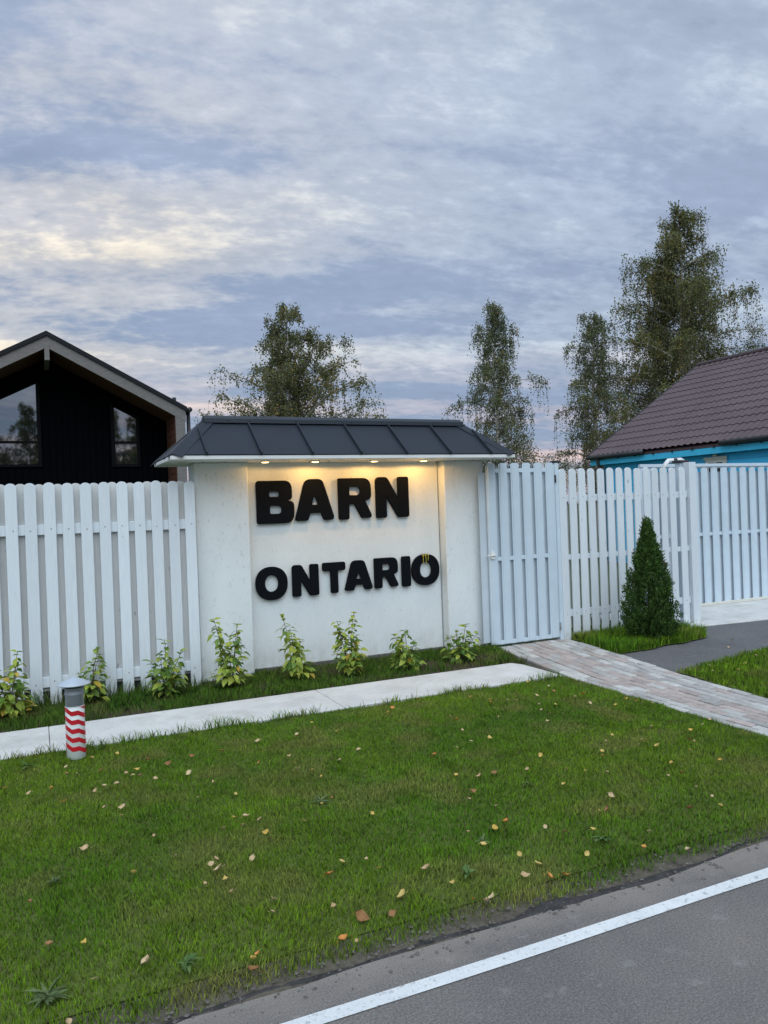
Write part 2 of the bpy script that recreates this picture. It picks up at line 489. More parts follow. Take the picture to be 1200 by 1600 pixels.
def prism_me(name, poly, thick, mat, axis='y', bev=0.0):
    """poly in (x,z), extruded from y=0 to y=thick (axis y) or poly in (x,y) extruded up (axis z)"""
    bm = bmesh.new()
    if axis == 'y':
        vs = [bm.verts.new((x, 0, z)) for x, z in poly]; d = (0, thick, 0)
    elif axis == 'x':
        vs = [bm.verts.new((0, y, z)) for y, z in poly]; d = (thick, 0, 0)
    else:
        vs = [bm.verts.new((x, y, 0)) for x, y in poly]; d = (0, 0, thick)
    f = bm.faces.new(vs)
    r = bmesh.ops.extrude_face_region(bm, geom=[f])
    bmesh.ops.translate(bm, vec=d, verts=[g for g in r['geom'] if isinstance(g, bmesh.types.BMVert)])
    if bev:
        bmesh.ops.recalc_face_normals(bm, faces=bm.faces[:])
        bmesh.ops.bevel(bm, geom=bm.edges[:], offset=bev, segments=1, affect='EDGES')
    return bm_to_me(name, bm, mat)
def prism(name, poly, y, thick, mat, parent, axis='y', bev=0.0):
    me = prism_me(name, poly, thick, mat, axis, bev)
    w = (0, y, 0) if axis == 'y' else ((y, 0, 0) if axis == 'x' else (0, 0, y))
    return inst(name, me, parent, w)
def tube(pts, radii, sides, V, Fc):
    """append a tube along pts to vertex/face lists"""
    base = len(V)
    n = len(pts)
    up = Vector((0, 0, 1))
    for i, p in enumerate(pts):
        p = Vector(p)
        a = Vector(pts[max(i - 1, 0)]); b = Vector(pts[min(i + 1, n - 1)])
        d = (b - a)
        if d.length < 1e-6: d = Vector((0, 0, 1))
        d.normalize()
        ref = up if abs(d.z) < 0.95 else Vector((1, 0, 0))
        s = d.cross(ref).normalized(); t = d.cross(s)
        for k in range(sides):
            a_ = 2 * math.pi * k / sides
            V.append(tuple(p + (s * math.cos(a_) + t * math.sin(a_)) * radii[i]))
    for i in range(n - 1):
        for k in range(sides):
            k2 = (k + 1) % sides
            Fc.append((base + i * sides + k, base + i * sides + k2, base + (i + 1) * sides + k2, base + (i + 1) * sides + k))
    Fc.append(tuple(base + k for k in range(sides))[::-1])
    Fc.append(tuple(base + (n - 1) * sides + k for k in range(sides)))
def tube_obj(name, pts, r, mat, parent, sides=10, smooth=True):
    V, Fc = [], []
    rr = r if hasattr(r, '__len__') else [r] * len(pts)
    tube(pts, rr, sides, V, Fc)
    return mobj(name, V, Fc, mat, parent, smooth)
def lathe_me(name, prof, sides, mat, smooth=True):
    V, Fc = [], []
    for r, z in prof:
        for k in range(sides):
            a = 2 * math.pi * k / sides
            V.append((r * math.cos(a), r * math.sin(a), z))
    for i in range(len(prof) - 1):
        for k in range(sides):
            k2 = (k + 1) % sides
            Fc.append((i * sides + k, i * sides + k2, (i + 1) * sides + k2, (i + 1) * sides + k))
    Fc.append(tuple(range(sides))[::-1])
    Fc.append(tuple((len(prof) - 1) * sides + k for k in range(sides)))
    me = mesh_data(name, V, Fc, mat)
    if smooth:
        me.polygons.foreach_set('use_smooth', [len(p.vertices) == 4 for p in me.polygons])
    return me

# value noise in numpy (0..1)
def vnoise(x, y, scale, seed, octaves=3):
    out = np.zeros_like(x); amp = 1.0; tot = 0
    for o in range(octaves):
        g = np.random.default_rng(seed + o * 17).random((256, 256))
        xs = x * scale; ys = y * scale
        xi = np.floor(xs).astype(int); yi = np.floor(ys).astype(int)
        fx = xs - xi; fy = ys - yi
        fx = fx * fx * (3 - 2 * fx); fy = fy * fy * (3 - 2 * fy)
        a = g[xi % 256, yi % 256]; b = g[(xi + 1) % 256, yi % 256]
        c = g[xi % 256, (yi + 1) % 256]; d = g[(xi + 1) % 256, (yi + 1) % 256]
        out += amp * ((a * (1 - fx) + b * fx) * (1 - fy) + (c * (1 - fx) + d * fx) * fy)
        tot += amp; amp *= 0.5; scale *= 2
    return out / tot
def in_poly(x, y, poly):
    inside = np.zeros(x.shape, bool)
    n = len(poly)
    for i in range(n):
        x0, y0 = poly[i]; x1, y1 = poly[(i + 1) % n]
        c = ((y0 > y) != (y1 > y)) & (x < (x1 - x0) * (y - y0) / (y1 - y0 + 1e-12) + x0)
        inside ^= c
    return inside

# ------------------------------------------------------------------ site lay-out (metres; x along the wall, y away from the camera)
XL_Y = [2.3, 3.57, 5.55, 7.36]; XL_X = [4.31, 4.32, 4.335, 4.63]
XR_Y = [2.3, 4.23, 5.25, 6.21, 7.27]; XR_X = [5.08, 5.14, 5.25, 5.43, 5.58]
def xl(y): return np.interp(y, XL_Y, XL_X)
def xr(y): return np.interp(y, XR_Y, XR_X)
def road_edge(x): return 2.50 + 0.06 * (vnoise(np.asarray(x, float), np.zeros_like(np.asarray(x, float)) + 3.3, 1.3, 5, 4) - 0.5) * 2

def sheet_me(name, rows, mat):
    """rows: list of equal-length lists of (x,y,z)"""
    V = [p for r in rows for p in r]
    n = len(rows[0])
    Fc = [(i * n + j, i * n + j + 1, (i + 1) * n + j + 1, (i + 1) * n + j) for i in range(len(rows) - 1) for j in range(n - 1)]
    return mesh_data(name, V, Fc, mat)

# far ground to the horizon
g = link(bpy.data.objects.new('ground', mesh_data('ground', [(-700, -700, -0.03), (700, -700, -0.03), (700, 700, -0.03), (-700, 700, -0.03)], [(0, 1, 2, 3)], 'far_grass')))
tag(g, kind='structure')

# road with a ragged edge
xs = np.concatenate([np.linspace(-60, -4, 20), np.linspace(-3.9, 9, 260), np.linspace(9.2, 80, 24)])
ed = road_edge(xs)
rd = link(bpy.data.objects.new('road', sheet_me('road', [[(float(x), -4.2, 0.0) for x in xs], [(float(x), 1.0, 0.0) for x in xs], [(float(x), float(e), 0.0) for x, e in zip(xs, ed)], [(float(x), float(e) + 0.02, -0.028) for x, e in zip(xs, ed)]], 'asphalt_road')))
tag(rd, kind='structure')
ln = link(bpy.data.objects.new('road_marking', sheet_me('road_marking', [[(float(x), 2.276 + 0.003 * math.sin(x * 3.1), 0.004) for x in xs], [(float(x), 2.338 + 0.003 * math.sin(x * 2.3 + 1), 0.004) for x in xs]], 'road_paint')))
tag(ln, kind='structure')
# soil verge between road and lawn
xv = np.linspace(-8, 12, 400)
rows = []
for k, f in enumerate(np.linspace(0, 1, 9)):
    yy = 2.47 + f * 0.34
    zz_ = -0.012 + 0.006 * f + 0.012 * (vnoise(xv, np.full_like(xv, yy * 6), 7, 3, 3) - 0.5)
    if f > 0.85: zz_ = zz_ * 0 - 0.026
    rows.append([(float(x), yy, float(z)) for x, z in zip(xv, zz_)])
vg = link(bpy.data.objects.new('verge', sheet_me('verge', rows, 'verge_soil')))
tag(vg, kind='structure')
# crumbled asphalt ridge along the edge
xv = np.linspace(-2.5, 6, 1700)
e = road_edge(xv)
amp = np.clip((vnoise(xv, xv * 0 + 4.1, 1.1, 25, 3) - 0.44) * 5, 0, 1)
wv = 0.014 + 0.095 * vnoise(xv, xv * 0 + 6, 2.6, 35, 4) * amp
cv = e + 0.03 + 0.05 * (vnoise(xv, xv * 0 + 2, 3.0, 36, 3) - 0.5)
rows = []
for k, f in enumerate(np.linspace(-1, 1, 11)):
    yy = cv + f * wv * (0.7 + 0.6 * vnoise(xv, xv * 0 + k * 1.7, 14, 31, 3))
    lump = vnoise(xv, yy, 24, 41, 4)
    z = -0.014 + (1 - f ** 4) * (0.006 + amp * (0.006 + 0.040 * np.clip(lump - 0.25, 0, 1)))
    rows.append([(float(a), float(b), float(c)) for a, b, c in zip(xv, yy, z)])
ra = link(bpy.data.objects.new('road_edge', sheet_me('road_edge', rows, 'broken_asphalt')))
tag(ra, kind='structure')

# loose crumbs of asphalt and grit on the verge (nobody could count them)
r_ = np.random.default_rng(61)
V, Fc = [], []
for k in range(1500):
    x = r_.uniform(-1.5, 5.2); y = float(road_edge(np.array([x]))[0]) + r_.normal(0.04, 0.055)
    sz = 0.0025 + 0.009 * r_.random() ** 3
    b0 = len(V)
    for dx, dy, dz in ((1, 0, 0), (0, 1, 0), (-1, 0, 0), (0, -1, 0), (0, 0, 1), (0, 0, -1)):
        V.append((x + dx * sz * r_.uniform(.6, 1.3), y + dy * sz * r_.uniform(.6, 1.3), 0.002 + dz * sz * r_.uniform(.4, .8)))
    for a in range(4):
        Fc.append((b0 + a, b0 + (a + 1) % 4, b0 + 4)); Fc.append((b0 + (a + 1) % 4, b0 + a, b0 + 5))
tag(mobj('grit', V, Fc, 'grit_stone'), 'loose asphalt crumbs and grit scattered along the road edge', 'grit', kind='stuff')

# lawns: soil sheets made from small cells inside their outlines
LAWN = [(-6, 2.70), (4.33, 2.70), (4.32, 3.57), (4.335, 5.55), (4.335, 5.73), (-6, 5.73)]
BED = [(-6, 6.46), (4.31, 6.46), (4.33, 6.30), (4.62, 7.30), (4.60, 7.50), (-6, 7.50)]
PATCH = [(5.62, 7.30), (5.44, 6.24), (6.0, 6.30), (6.62, 6.36), (6.86, 6.42), (7.02, 6.62), (7.10, 7.0), (7.20, 7.30)]
RIGHT = [(5.28, 5.30), (6.0, 5.42), (6.77, 5.56), (8.4, 5.70), (8.5, 2.62), (5.10, 2.62), (5.15, 4.2)]
def jit(x, y):
    return x + 0.09 * (vnoise(x + 11, y + 4, 3.5, 401, 3) - 0.5), y + 0.09 * (vnoise(x + 21, y + 8, 3.5, 402, 3) - 0.5)
def lawn_z(x, y): return -0.004 + (0.010 + 0.022 * vnoise(x + 50, y + 50, 0.9, 71, 3)) * np.clip((y - 2.62) / 0.45, 0, 1)
def lawn_sheet(name, poly, mat, cell=0.05):
    px = [p[0] for p in poly]; py = [p[1] for p in poly]
    nx = int((max(px) - min(px)) / cell) + 2; ny = int((max(py) - min(py)) / cell) + 2
    gx = min(px) + np.arange(nx) * cell; gy = min(py) + np.arange(ny) * cell
    X, Y = np.meshgrid(gx, gy, indexing='ij')
    Z = lawn_z(X, Y)
    inside = in_poly(*jit(X + cell / 2, Y + cell / 2), poly)
    idx = np.arange(nx * ny).reshape(nx, ny)
    m = inside[:-1, :-1]
    quads = np.stack([idx[:-1, :-1][m], idx[1:, :-1][m], idx[1:, 1:][m], idx[:-1, 1:][m]], 1)
    used = np.unique(quads); remap = np.zeros(nx * ny, int); remap[used] = np.arange(len(used))
    V = np.stack([X.ravel(), Y.ravel(), Z.ravel()], 1)[used]
    me = mesh_data(name, V.tolist(), remap[quads].tolist(), mat, True)
    return tag(link(bpy.data.objects.new(name, me)), kind='structure')
lawn_sheet('lawn', LAWN, 'lawn_soil')
lawn_sheet('planting_bed', BED, 'bed_soil')
lawn_sheet('lawn', PATCH, 'lawn_soil', 0.02)
lawn_sheet('lawn', RIGHT, 'lawn_soil', 0.025)

# asphalt driveway
dp = [(5.36, 6.30), (5.25, 5.22), (6.0, 5.36), (6.8, 5.50), (8.35, 5.62), (8.5, 2.5), (13.0, 2.5), (13.0, 6.92), (8.4, 6.95), (7.42, 7.04), (6.98, 7.06), (6.9, 6.5), (6.5, 6.38)]
dv = link(bpy.data.objects.new('driveway', mesh_data('driveway', [(x, y, 0.004) for x, y in dp], [tuple(range(len(dp)))], 'asphalt_drive')))
tag(dv, kind='structure')
# concrete apron in front of the sliding gate
ap = link(bpy.data.objects.new('apron', prism_me('apron', [(6.95, 7.075), (7.42, 7.05), (8.4, 6.96), (13, 6.93), (13, 8.6), (6.95, 8.6)], 0.02, 'concrete', 'z', 0.004)))
ap.location.z = -0.006
tag(ap, kind='structure')

# concrete footpath, cast in slabs
fp = link(bpy.data.objects.new('footpath', mesh_data('footpath', [(-6.3, 5.76, -0.02), (4.30, 5.76, -0.02), (4.30, 6.43, -0.02), (-6.3, 6.43, -0.02)], [(0, 1, 2, 3)], 'bedding_sand')))
tag(fp, kind='structure')
joints = [-6.3, -4.25, -2.1, 0.04, 2.20, 4.33]
for a, b in zip(joints[:-1], joints[1:]):
    x1 = b - 0.002
    poly = [(a + 0.002, 5.735), (x1, 5.735), (x1, 6.455), (a + 0.002, 6.455)]
    if b == 4.33:
        poly = [(a + 0.004, 5.735), (4.322, 5.735), (4.32, 5.95), (4.31, 6.32), (4.25, 6.455), (a + 0.004, 6.455)]
    prism('slab', poly, -0.02, 0.045 + random.uniform(-0.001, 0.001), 'concrete', fp, 'z', 0.003)

# paver path with every brick its own piece
pv_rows = [[(float(xl(y)), y, -0.004), (float(xr(y)), y, -0.004)] for y in np.linspace(2.52, 7.30, 20)]
pp = link(bpy.data.objects.new('paver_path', sheet_me('paver_path', pv_rows, 'bedding_sand')))
tag(pp, kind='structure')
NC = 10
brick_cache = {}
for j in range(NC):
    y = 2.50 - (0.10 if j % 2 else 0.0) + random.uniform(-0.02, 0.02)
    while y < 7.26:
        L = 0.2
        y0 = max(y, 2.53); y1 = min(y + L, 7.29)
        if y1 - y0 > 0.06:
            yc = (y0 + y1) / 2
            a, b = float(xl(yc)), float(xr(yc))
            wdt = (b - a) / NC
            xc = a + wdt * (j + 0.5)
            sl = ((float(xl(yc + .1)) - float(xl(yc - .1))) * (1 - (j + .5) / NC) + (float(xr(yc + .1)) - float(xr(yc - .1))) * ((j + .5) / NC)) / 0.2
            key = (round(wdt - 0.011, 3), round(y1 - y0 - 0.009, 3))
            r = random.random()
            if j in (2, 3, 4, 5): mk = 'brick_pink' if r < 0.72 else ('brick_grey' if r < 0.9 else 'brick_pale')
            elif j in (0, 1): mk = 'brick_pale' if r < 0.35 else ('brick_grey' if r < 0.85 else 'brick_pink')
            else: mk = 'brick_pale' if r < 0.30 else ('brick_grey' if r < 0.90 else 'brick_pink')
            if (key, mk) not in brick_cache:
                brick_cache[(key, mk)] = box_me('brick', key[0], key[1], 0.06, mk, 0.005)
            o = inst('brick', brick_cache[(key, mk)], pp, (xc, yc, -0.040 + random.uniform(-0.003, 0.004)), -math.atan(sl), random.uniform(-0.012, 0.012))
        y += L

# ------------------------------------------------------------------ sign wall
sw = thing('sign_wall', (2.97, 7.5, 0), 'white plaster sign wall with black BARN ONTARIO letters under a dark metal roof', 'wall')
box('panel', 1.90, 4.06, 7.50, 7.64, 0.055, 2.10, 'plaster', sw)
box('pillar', 1.385, 1.90, 7.37, 7.66, -0.03, 2.10, 'plaster', sw, 0.008)
box('pillar', 4.075, 4.57, 7.37, 7.66, -0.03, 2.10, 'plaster', sw, 0.008)
box('plinth', 1.902, 4.073, 7.485, 7.66, -0.03, 0.052, 'plinth_grey', sw)
EX0, EX1, EY0, EY1, EZ = 1.10, 4.70, 6.91, 7.93, 2.125
RY, RZ, RX0, RX1 = 7.42, 2.515, 1.515, 4.305
soff = box('soffit', EX0 + 0.02, EX1 - 0.02, EY0 + 0.02, EY1 - 0.02, 2.102, 2.118, 'fascia_white', sw)
# drip edge all round
for (x0, x1, y0, y1) in ((EX0, EX1, EY0, EY0 + 0.018), (EX0, EX1, EY1 - 0.018, EY1), (EX0, EX0 + 0.018, EY0 + 0.02, EY1 - 0.02), (EX1 - 0.018, EX1, EY0 + 0.02, EY1 - 0.02)):
    box('drip_edge', x0, x1, y0, y1, 2.098, 2.134, 'fascia_white', sw, 0.004)
# soffit screws
scr = lathe_me('screw', [(0.006, 0), (0.006, 0.004), (0.003, 0.006)], 8, 'dark_metal')
for x in np.arange(1.25, 4.65, 0.21):
    inst('screw', scr, soff, (float(x), 7.30 + random.uniform(-.01, .01), 2.0975))
# roof panels between standing seams
seams = [1.415, 1.914, 2.412, 2.912, 3.406, 3.905, 4.391]
def slope_pt(x, s, side=-1):
    """s: 0 at the eave .. 1 at the ridge on the front (-1) or back (+1) slope"""
    ye = EY0 - 0.006 if side < 0 else EY1 + 0.006
    return Vector((x, ye + (RY - ye) * s, EZ + 0.014 + (RZ - EZ - 0.014) * s))
def hip_s(x):
    """highest s reachable at x before the hip"""
    if x < RX0: return max(0.0, (x - EX0) / (RX0 - EX0))
    if x > RX1: return max(0.0, (EX1 - x) / (EX1 - RX1))
    return 1.0
for side in (-1, 1):
    edges = [EX0] + seams + [EX1]
    for a, b in zip(edges[:-1], edges[1:]):
        pts = [slope_pt(a, 0, side), slope_pt(b, 0, side)]
        xs_top = [b]
        for k in (RX1, RX0):
            if a < k < b: xs_top.append(k)
        xs_top.append(a)
        for x in xs_top:
            s = hip_s(x)
            if s > 0.001: pts.append(slope_pt(x, s, side))
        n = (pts[1] - pts[0]).cross(pts[2] - pts[1]).normalized()
        if n.z < 0: n = -n
        top = [p + n * 0.004 for p in pts]; k = len(pts)
        V = pts + top
        Fc = [tuple(range(k))[::-1], tuple(range(k, 2 * k))] + [(i, (i + 1) % k, k + (i + 1) % k, k + i) for i in range(k)]
        mobj('roof_panel', V, Fc, 'roof_graphite', sw)
    for x in seams:
        s1 = max(0.05, hip_s(x) - 0.06)
        a = slope_pt(x, -0.012, side); b = slope_pt(x, s1, side)
        d = (b - a).normalized(); n = Vector((1, 0, 0)).cross(d)
        if n.z < 0: n = -n
        V = []
        for p in (a, b):
            for dx, dn in ((-0.011, 0.002), (0.011, 0.002), (0.006, 0.034), (-0.006, 0.034)):
                V.append(p + Vector((dx, 0, 0)) + n * dn)
        mobj('seam', V, [(0, 1, 2, 3), (7, 6, 5, 4), (0, 4, 5, 1), (1, 5, 6, 2), (2, 6, 7, 3), (3, 7, 4, 0)], 'roof_graphite', sw)
for (ex, rx) in ((EX0, RX0), (EX1, RX1)):
    V = [Vector((ex, EY0, EZ + .014)), Vector((ex, EY1, EZ + .014)), Vector((rx, RY, RZ))]
    V += [v + Vector((-0.003 if ex < 2 else 0.003, 0, 0.003)) for v in V]
    mobj('roof_panel', V, [(0, 1, 2), (5, 4, 3), (0, 3, 4, 1), (1, 4, 5, 2), (2, 5, 3, 0)], 'roof_graphite', sw)
    sgn = -1 if ex < 2 else 1
    for ye in (EY0, EY1):
        sy = -1 if ye < 7.4 else 1
        a = Vector((ex - sgn * 0.005, ye - sy * .005, EZ + 0.03)); b = Vector((rx + sgn * .0, RY, RZ + 0.022))
        # two flanges of a hip cap
        d = (b - a).normalized()
        out1 = Vector((0, sy, 0)); out2 = Vector((sgn, 0, 0))
        w = 0.105
        f1 = (out1 - d * out1.dot(d)).normalized(); f2 = (out2 - d * out2.dot(d)).normalized()
        # keep each flange lying on its own slope
        n1 = Vector((0, sy * (RZ - EZ), RY - EY0)).normalized(); f1 = d.cross(n1); f1 = f1 if f1.x * sgn < 0 else -f1
        n2 = Vector((sgn * (RZ - EZ), 0, abs(rx - ex))).normalized(); f2 = d.cross(n2); f2 = f2 if f2.y * sy < 0 else -f2
        V = [a, b, b + f1 * w, a + f1 * w, b + f2 * w, a + f2 * w]
        V2 = [v + Vector((0, 0, -0.006)) for v in V]
        Fc = [(0, 1, 2, 3), (1, 0, 5, 4), (9, 8, 7, 6), (10, 11, 6, 7), (3, 2, 8, 9), (0, 3, 9, 6), (1, 7, 8, 2), (4, 5, 11, 10), (5, 0, 6, 11), (1, 4, 10, 7)]
        mobj('hip_cap', V + V2, Fc, 'roof_graphite', sw)
rc = [(RX0 - 0.02, RY - 0.085, RZ - 0.035), (RX1 + 0.02, RY - 0.085, RZ - 0.035), (RX1 + 0.02, RY - 0.080, RZ + 0.005), (RX0 - 0.02, RY - 0.080, RZ + 0.005),
      (RX0 - 0.02, RY, RZ + 0.042), (RX1 + 0.02, RY, RZ + 0.042), (RX1 + 0.02, RY + 0.08, RZ + 0.005), (RX0 - 0.02, RY + 0.08, RZ + 0.005), (RX1 + 0.02, RY + 0.085, RZ - 0.035), (RX0 - 0.02, RY + 0.085, RZ - 0.035)]
ridge = mobj('ridge_cap', rc, [(0, 1, 2, 3), (3, 2, 5, 4), (4, 5, 6, 7), (7, 6, 8, 9), (0, 9, 8, 1), (0, 3, 4, 7, 9), (1, 8, 6, 5, 2)], 'roof_graphite', sw)
for x in (1.72, 1.93, 2.4, 3.0, 3.62, 3.95):
    o = inst('screw', scr, ridge, (x, RY - 0.084, RZ - 0.012)); o.rotation_euler = (math.radians(90), 0, 0)

# recessed downlights: ring, lens and the light each gives
for i, (x, y, pw) in enumerate(((2.04, 7.23, 0.9), (2.55, 7.23, 3.4), (3.19, 7.23, 3.4), (3.76, 7.23, 3.8))):
    ring = inst('downlight', lathe_me('downlight', [(0.046, 0), (0.048, 0.006), (0.040, 0.012), (0.030, 0.012)], 24, 'fascia_white'), sw, (x, y, 2.0905))
    lens = inst('lens', lathe_me('lens', [(0.030, 0), (0.035, 0.003), (0.035, 0.005)], 24, 'lamp_lens'), ring, (x, y, 2.0850))
    ld = bpy.data.lights.new('downlight_lamp', 'SPOT')
    ld.energy = pw * 1.55
    ld.color = (1.0, 0.55, 0.16)
    ld.spot_size = math.radians(178)
    ld.spot_blend = 0.12
    ld.shadow_soft_size = 0.03
    lo = bpy.data.objects.new('downlight_lamp', ld)
    link(lo, ring, (x, y, 2.078))

# ------------------------------------------------------------------ letters
def rounded(poly, seg=6):
    out = []
    n = len(poly)
    for i in range(n):
        p = Vector(poly[i][:2]); r = poly[i][2] if len(poly[i]) > 2 else 0.0
        a = Vector(poly[i - 1][:2]); b = Vector(poly[(i + 1) % n][:2])
        d1 = (a - p); d2 = (b - p)
        l1, l2 = d1.length, d2.length
        d1.normalize(); d2.normalize()
        ang = math.acos(max(-1, min(1, d1.dot(d2))))
        if r <= 1e-4 or ang > 3.1: out.append(p); continue
        tl = min(r / math.tan(ang / 2), l1 * 0.49, l2 * 0.49)
        p1 = p + d1 * tl; p2 = p + d2 * tl
        for k in range(seg + 1):
            t = k / seg
            out.append(p1 * (1 - t) ** 2 + p * 2 * t * (1 - t) + p2 * t * t)
    return out
def ell(cx, cy, rx, ry, n=40):
    # super-ellipse, a little squarer than a circle
    out = []
    for k in range(n):
        a = 2 * math.pi * k / n
        c, s = math.cos(a), math.sin(a)
        out.append(Vector((cx + rx * math.copysign(abs(c) ** 0.9, c), cy + ry * math.copysign(abs(s) ** 0.9, s))))
    return out
G = {
 'B': [rounded([(0, 0, .05), (1, 0, .33), (1, .50, .20), (.80, .53, .03), (.95, .57, .16), (.95, 1, .30), (0, 1, .08)]),
       rounded([(.33, .62, .05), (.62, .62, .09), (.62, .76, .09), (.33, .76, .05)]), rounded([(.34, .22, .05), (.67, .22, .10), (.67, .42, .10), (.34, .42, .05)])],
 'A': [rounded([(0, 0, .06), (.31, 0, .05), (.38, .18, .04), (.66, .18, .04), (.72, 0, .06), (1, 0, .09), (.70, 1, .16), (.28, 1, .18)]),
       rounded([(.41, .37, .03), (.60, .37, .03), (.50, .66, .05)])],
 'R': [rounded([(0, 0, .05), (.29, 0, .06), (.30, .37, .03), (.46, .37, .03), (.66, .02, .08), (.99, .02, .08), (.77, .44, .03), (.95, .50, .18), (.95, 1, .34), (0, 1, .03)]),
       rounded([(.31, .58, .03), (.64, .58, .12), (.64, .80, .13), (.31, .80, .03)])],
 'N': [rounded([(0, 0, .05), (.31, 0, .06), (.31, .54, .01), (.66, 0, .10), (1, 0, .07), (1, 1, .06), (.68, 1, .06), (.68, .45, .01), (.34, 1, .14), (0, 1, .12)])],
 'O': [ell(.5, .5, .5, .5), ell(.5, .5, .22, .26)],
 'T': [rounded([(.35, 0, .06), (.66, 0, .06), (.66, .74, .02), (1, .74, .08), (1, 1, .08), (0, 1, .08), (0, .74, .08), (.35, .74, .02)])],
 'I': [rounded([(0, 0, .12), (1, 0, .12), (1, 1, .12), (0, 1, .12)])],
}
def letter(ch, x0, x1, z0, z1, y=7.468, thick=0.028, rot=0.0):
    cu = bpy.data.curves.new('letter', 'CURVE')
    cu.dimensions = '2D'; cu.fill_mode = 'BOTH'
    cu.extrude = thick / 2 - 0.003; cu.bevel_depth = 0.003; cu.bevel_resolution = 1
    w, h = x1 - x0, z1 - z0
    for loop in G[ch]:
        sp = cu.splines.new('POLY'); sp.use_cyclic_u = True
        sp.points.add(len(loop) - 1)
        for p, q in zip(sp.points, loop): p.co = ((q.x - 0.5) * w, q.y * h, 0, 1)
    tmp = bpy.data.objects.new('tmp_letter', cu)
    col.objects.link(tmp)
    dg = bpy.context.evaluated_depsgraph_get()
    me = bpy.data.meshes.new_from_object(tmp.evaluated_get(dg))
    bpy.data.objects.remove(tmp); bpy.data.curves.remove(cu)
    me.name = 'letter'
    me.transform(Matrix.Rotation(math.radians(90), 4, 'X'))
    me.materials.clear(); me.materials.append(MATS['letter_black'])
    o = inst('letter', me, sw, ((x0 + x1) / 2, y, z0))
    o.rotation_euler = (0, rot, 0)
    o['label'] = 'black raised letter ' + ch
    # stand-off pins into the wall
    V, Fc = [], []
    for fx, fz in ((0.16, 0.12), (0.16, 0.88)) if ch not in 'TAO' else (((0.5, 0.9), (0.5, 0.06)) if ch == 'T' else ((0.06, 0.5), (0.94, 0.5)) if ch == 'O' else ((0.14, 0.06), (0.86, 0.06))):
        px, pz = x0 + fx * w, z0 + fz * h
        tube([(px, y + thick / 2 - 0.004, pz), (px, 7.503, pz)], [0.006, 0.006], 6, V, Fc)
    pin = mesh_data('pin', [Vector(v) - Vector(((x0 + x1) / 2, y, z0)) for v in V], Fc, 'dark_metal')
    po = bpy.data.objects.new('pin', pin)
    link(po, o, ((x0 + x1) / 2, y, z0))
    return o
S = 7.46 / 7.37
def LX(x): return x * S
def LZ(z): return 1.6 + (z - 1.6) * S
for ch, a, b, z0, z1 in (('B', 1.980, 2.358, 1.494, 1.914), ('A', 2.368, 2.790, 1.510, 1.924), ('R', 2.838, 3.218, 1.506, 1.926), ('N', 3.258, 3.636, 1.508, 1.932)):
    letter(ch, LX(a), LX(b), LZ(z0), LZ(z1))
last = None
for ch, a, b, z0, z1 in (('O', 1.942, 2.262, .742, 1.066), ('N', 2.316, 2.590, .756, 1.066), ('T', 2.638, 2.882, .762, 1.070), ('A', 2.872, 3.188, .772, 1.074), ('R', 3.212, 3.492, .772, 1.082), ('I', 3.530, 3.628, .768, 1.084), ('O', 3.648, 3.976, .764, 1.094)):
    last = letter(ch, LX(a), LX(b), LZ(z0), LZ(z1))
# strands of yellow tape hanging over the last O
V, Fc = [], []
zt = LZ(1.094)
for x, l in ((3.782, .095), (3.812, .11), (3.843, .07)):
    x = LX(x)
    tube([(x, 7.475, zt + 0.004), (x, 7.452, zt + 0.003), (x + 0.002, 7.4505, zt - 0.03), (x + random.uniform(-.008, .008), 7.4505, zt - l)], [0.003, 0.003, 0.003, 0.002], 5, V, Fc)
tube([(LX(3.768), 7.4500, zt - 0.010), (LX(3.856), 7.4500, zt - 0.004)], [0.003, 0.003], 5, V, Fc)
tape = mobj('yellow_tape', V, Fc, 'tape_yellow', last)
tape['label'] = 'yellow tape strands hanging over the last letter O'

# ------------------------------------------------------------------ picket fences
def picket_me(w, h, mat, t=0.02, flat=False):
    """round-topped board, base at z=0, centred on x, front face at y=0"""
    pts = [(-w / 2, 0), (w / 2, 0)]
    if flat: pts += [(w / 2, h), (-w / 2, h)]
    else:
        rise = w * 0.42
        for k in range(9):
            a = math.pi * k / 8
            pts.append((w / 2 * math.cos(a), h - rise + rise * math.sin(a)))
    return prism_me('picket', pts, t, mat, 'y', 0.002)
nail_me = lathe_me('nail', [(0.0055, 0), (0.0055, 0.0012), (0.003, 0.002)], 8, 'nail_grey')
def fence(name, label, x0, front_x, fw, back_x, bw, y, h, rails, parent_loc, bh_=None):
    f = thing(name, parent_loc, label, 'fence')
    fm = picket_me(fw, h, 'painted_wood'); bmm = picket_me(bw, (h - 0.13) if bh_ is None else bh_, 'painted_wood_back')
    for x in front_x:
        o = inst('picket', fm, f, (x + random.uniform(-.003, .003), y + random.uniform(0, .003), 0.0 + random.uniform(-.006, .006)), 0, random.uniform(-.0025, .0025))
        for zn in (rails[0][2] + 0.045, rails[1][2] + 0.045):
            q = inst('nail', nail_me, o, wloc(o) + Vector((random.uniform(-.012, .012), -0.0008, zn + random.uniform(-.012, .012)))); q.rotation_euler = (math.radians(90), 0, 0)
    for x in back_x:
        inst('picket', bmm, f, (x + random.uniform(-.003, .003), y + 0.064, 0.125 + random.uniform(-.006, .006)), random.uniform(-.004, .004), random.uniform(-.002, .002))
    for xa, xb, z0, z1 in rails:
        box('rail', xa, xb, y + 0.0235, y + 0.0635, z0, z1, 'painted_wood', f, 0.003)
    return f
PITCH_L = 0.1500
fx = [1.315 - i * PITCH_L for i in range(30)]
bx = [x - PITCH_L / 2 for x in fx]
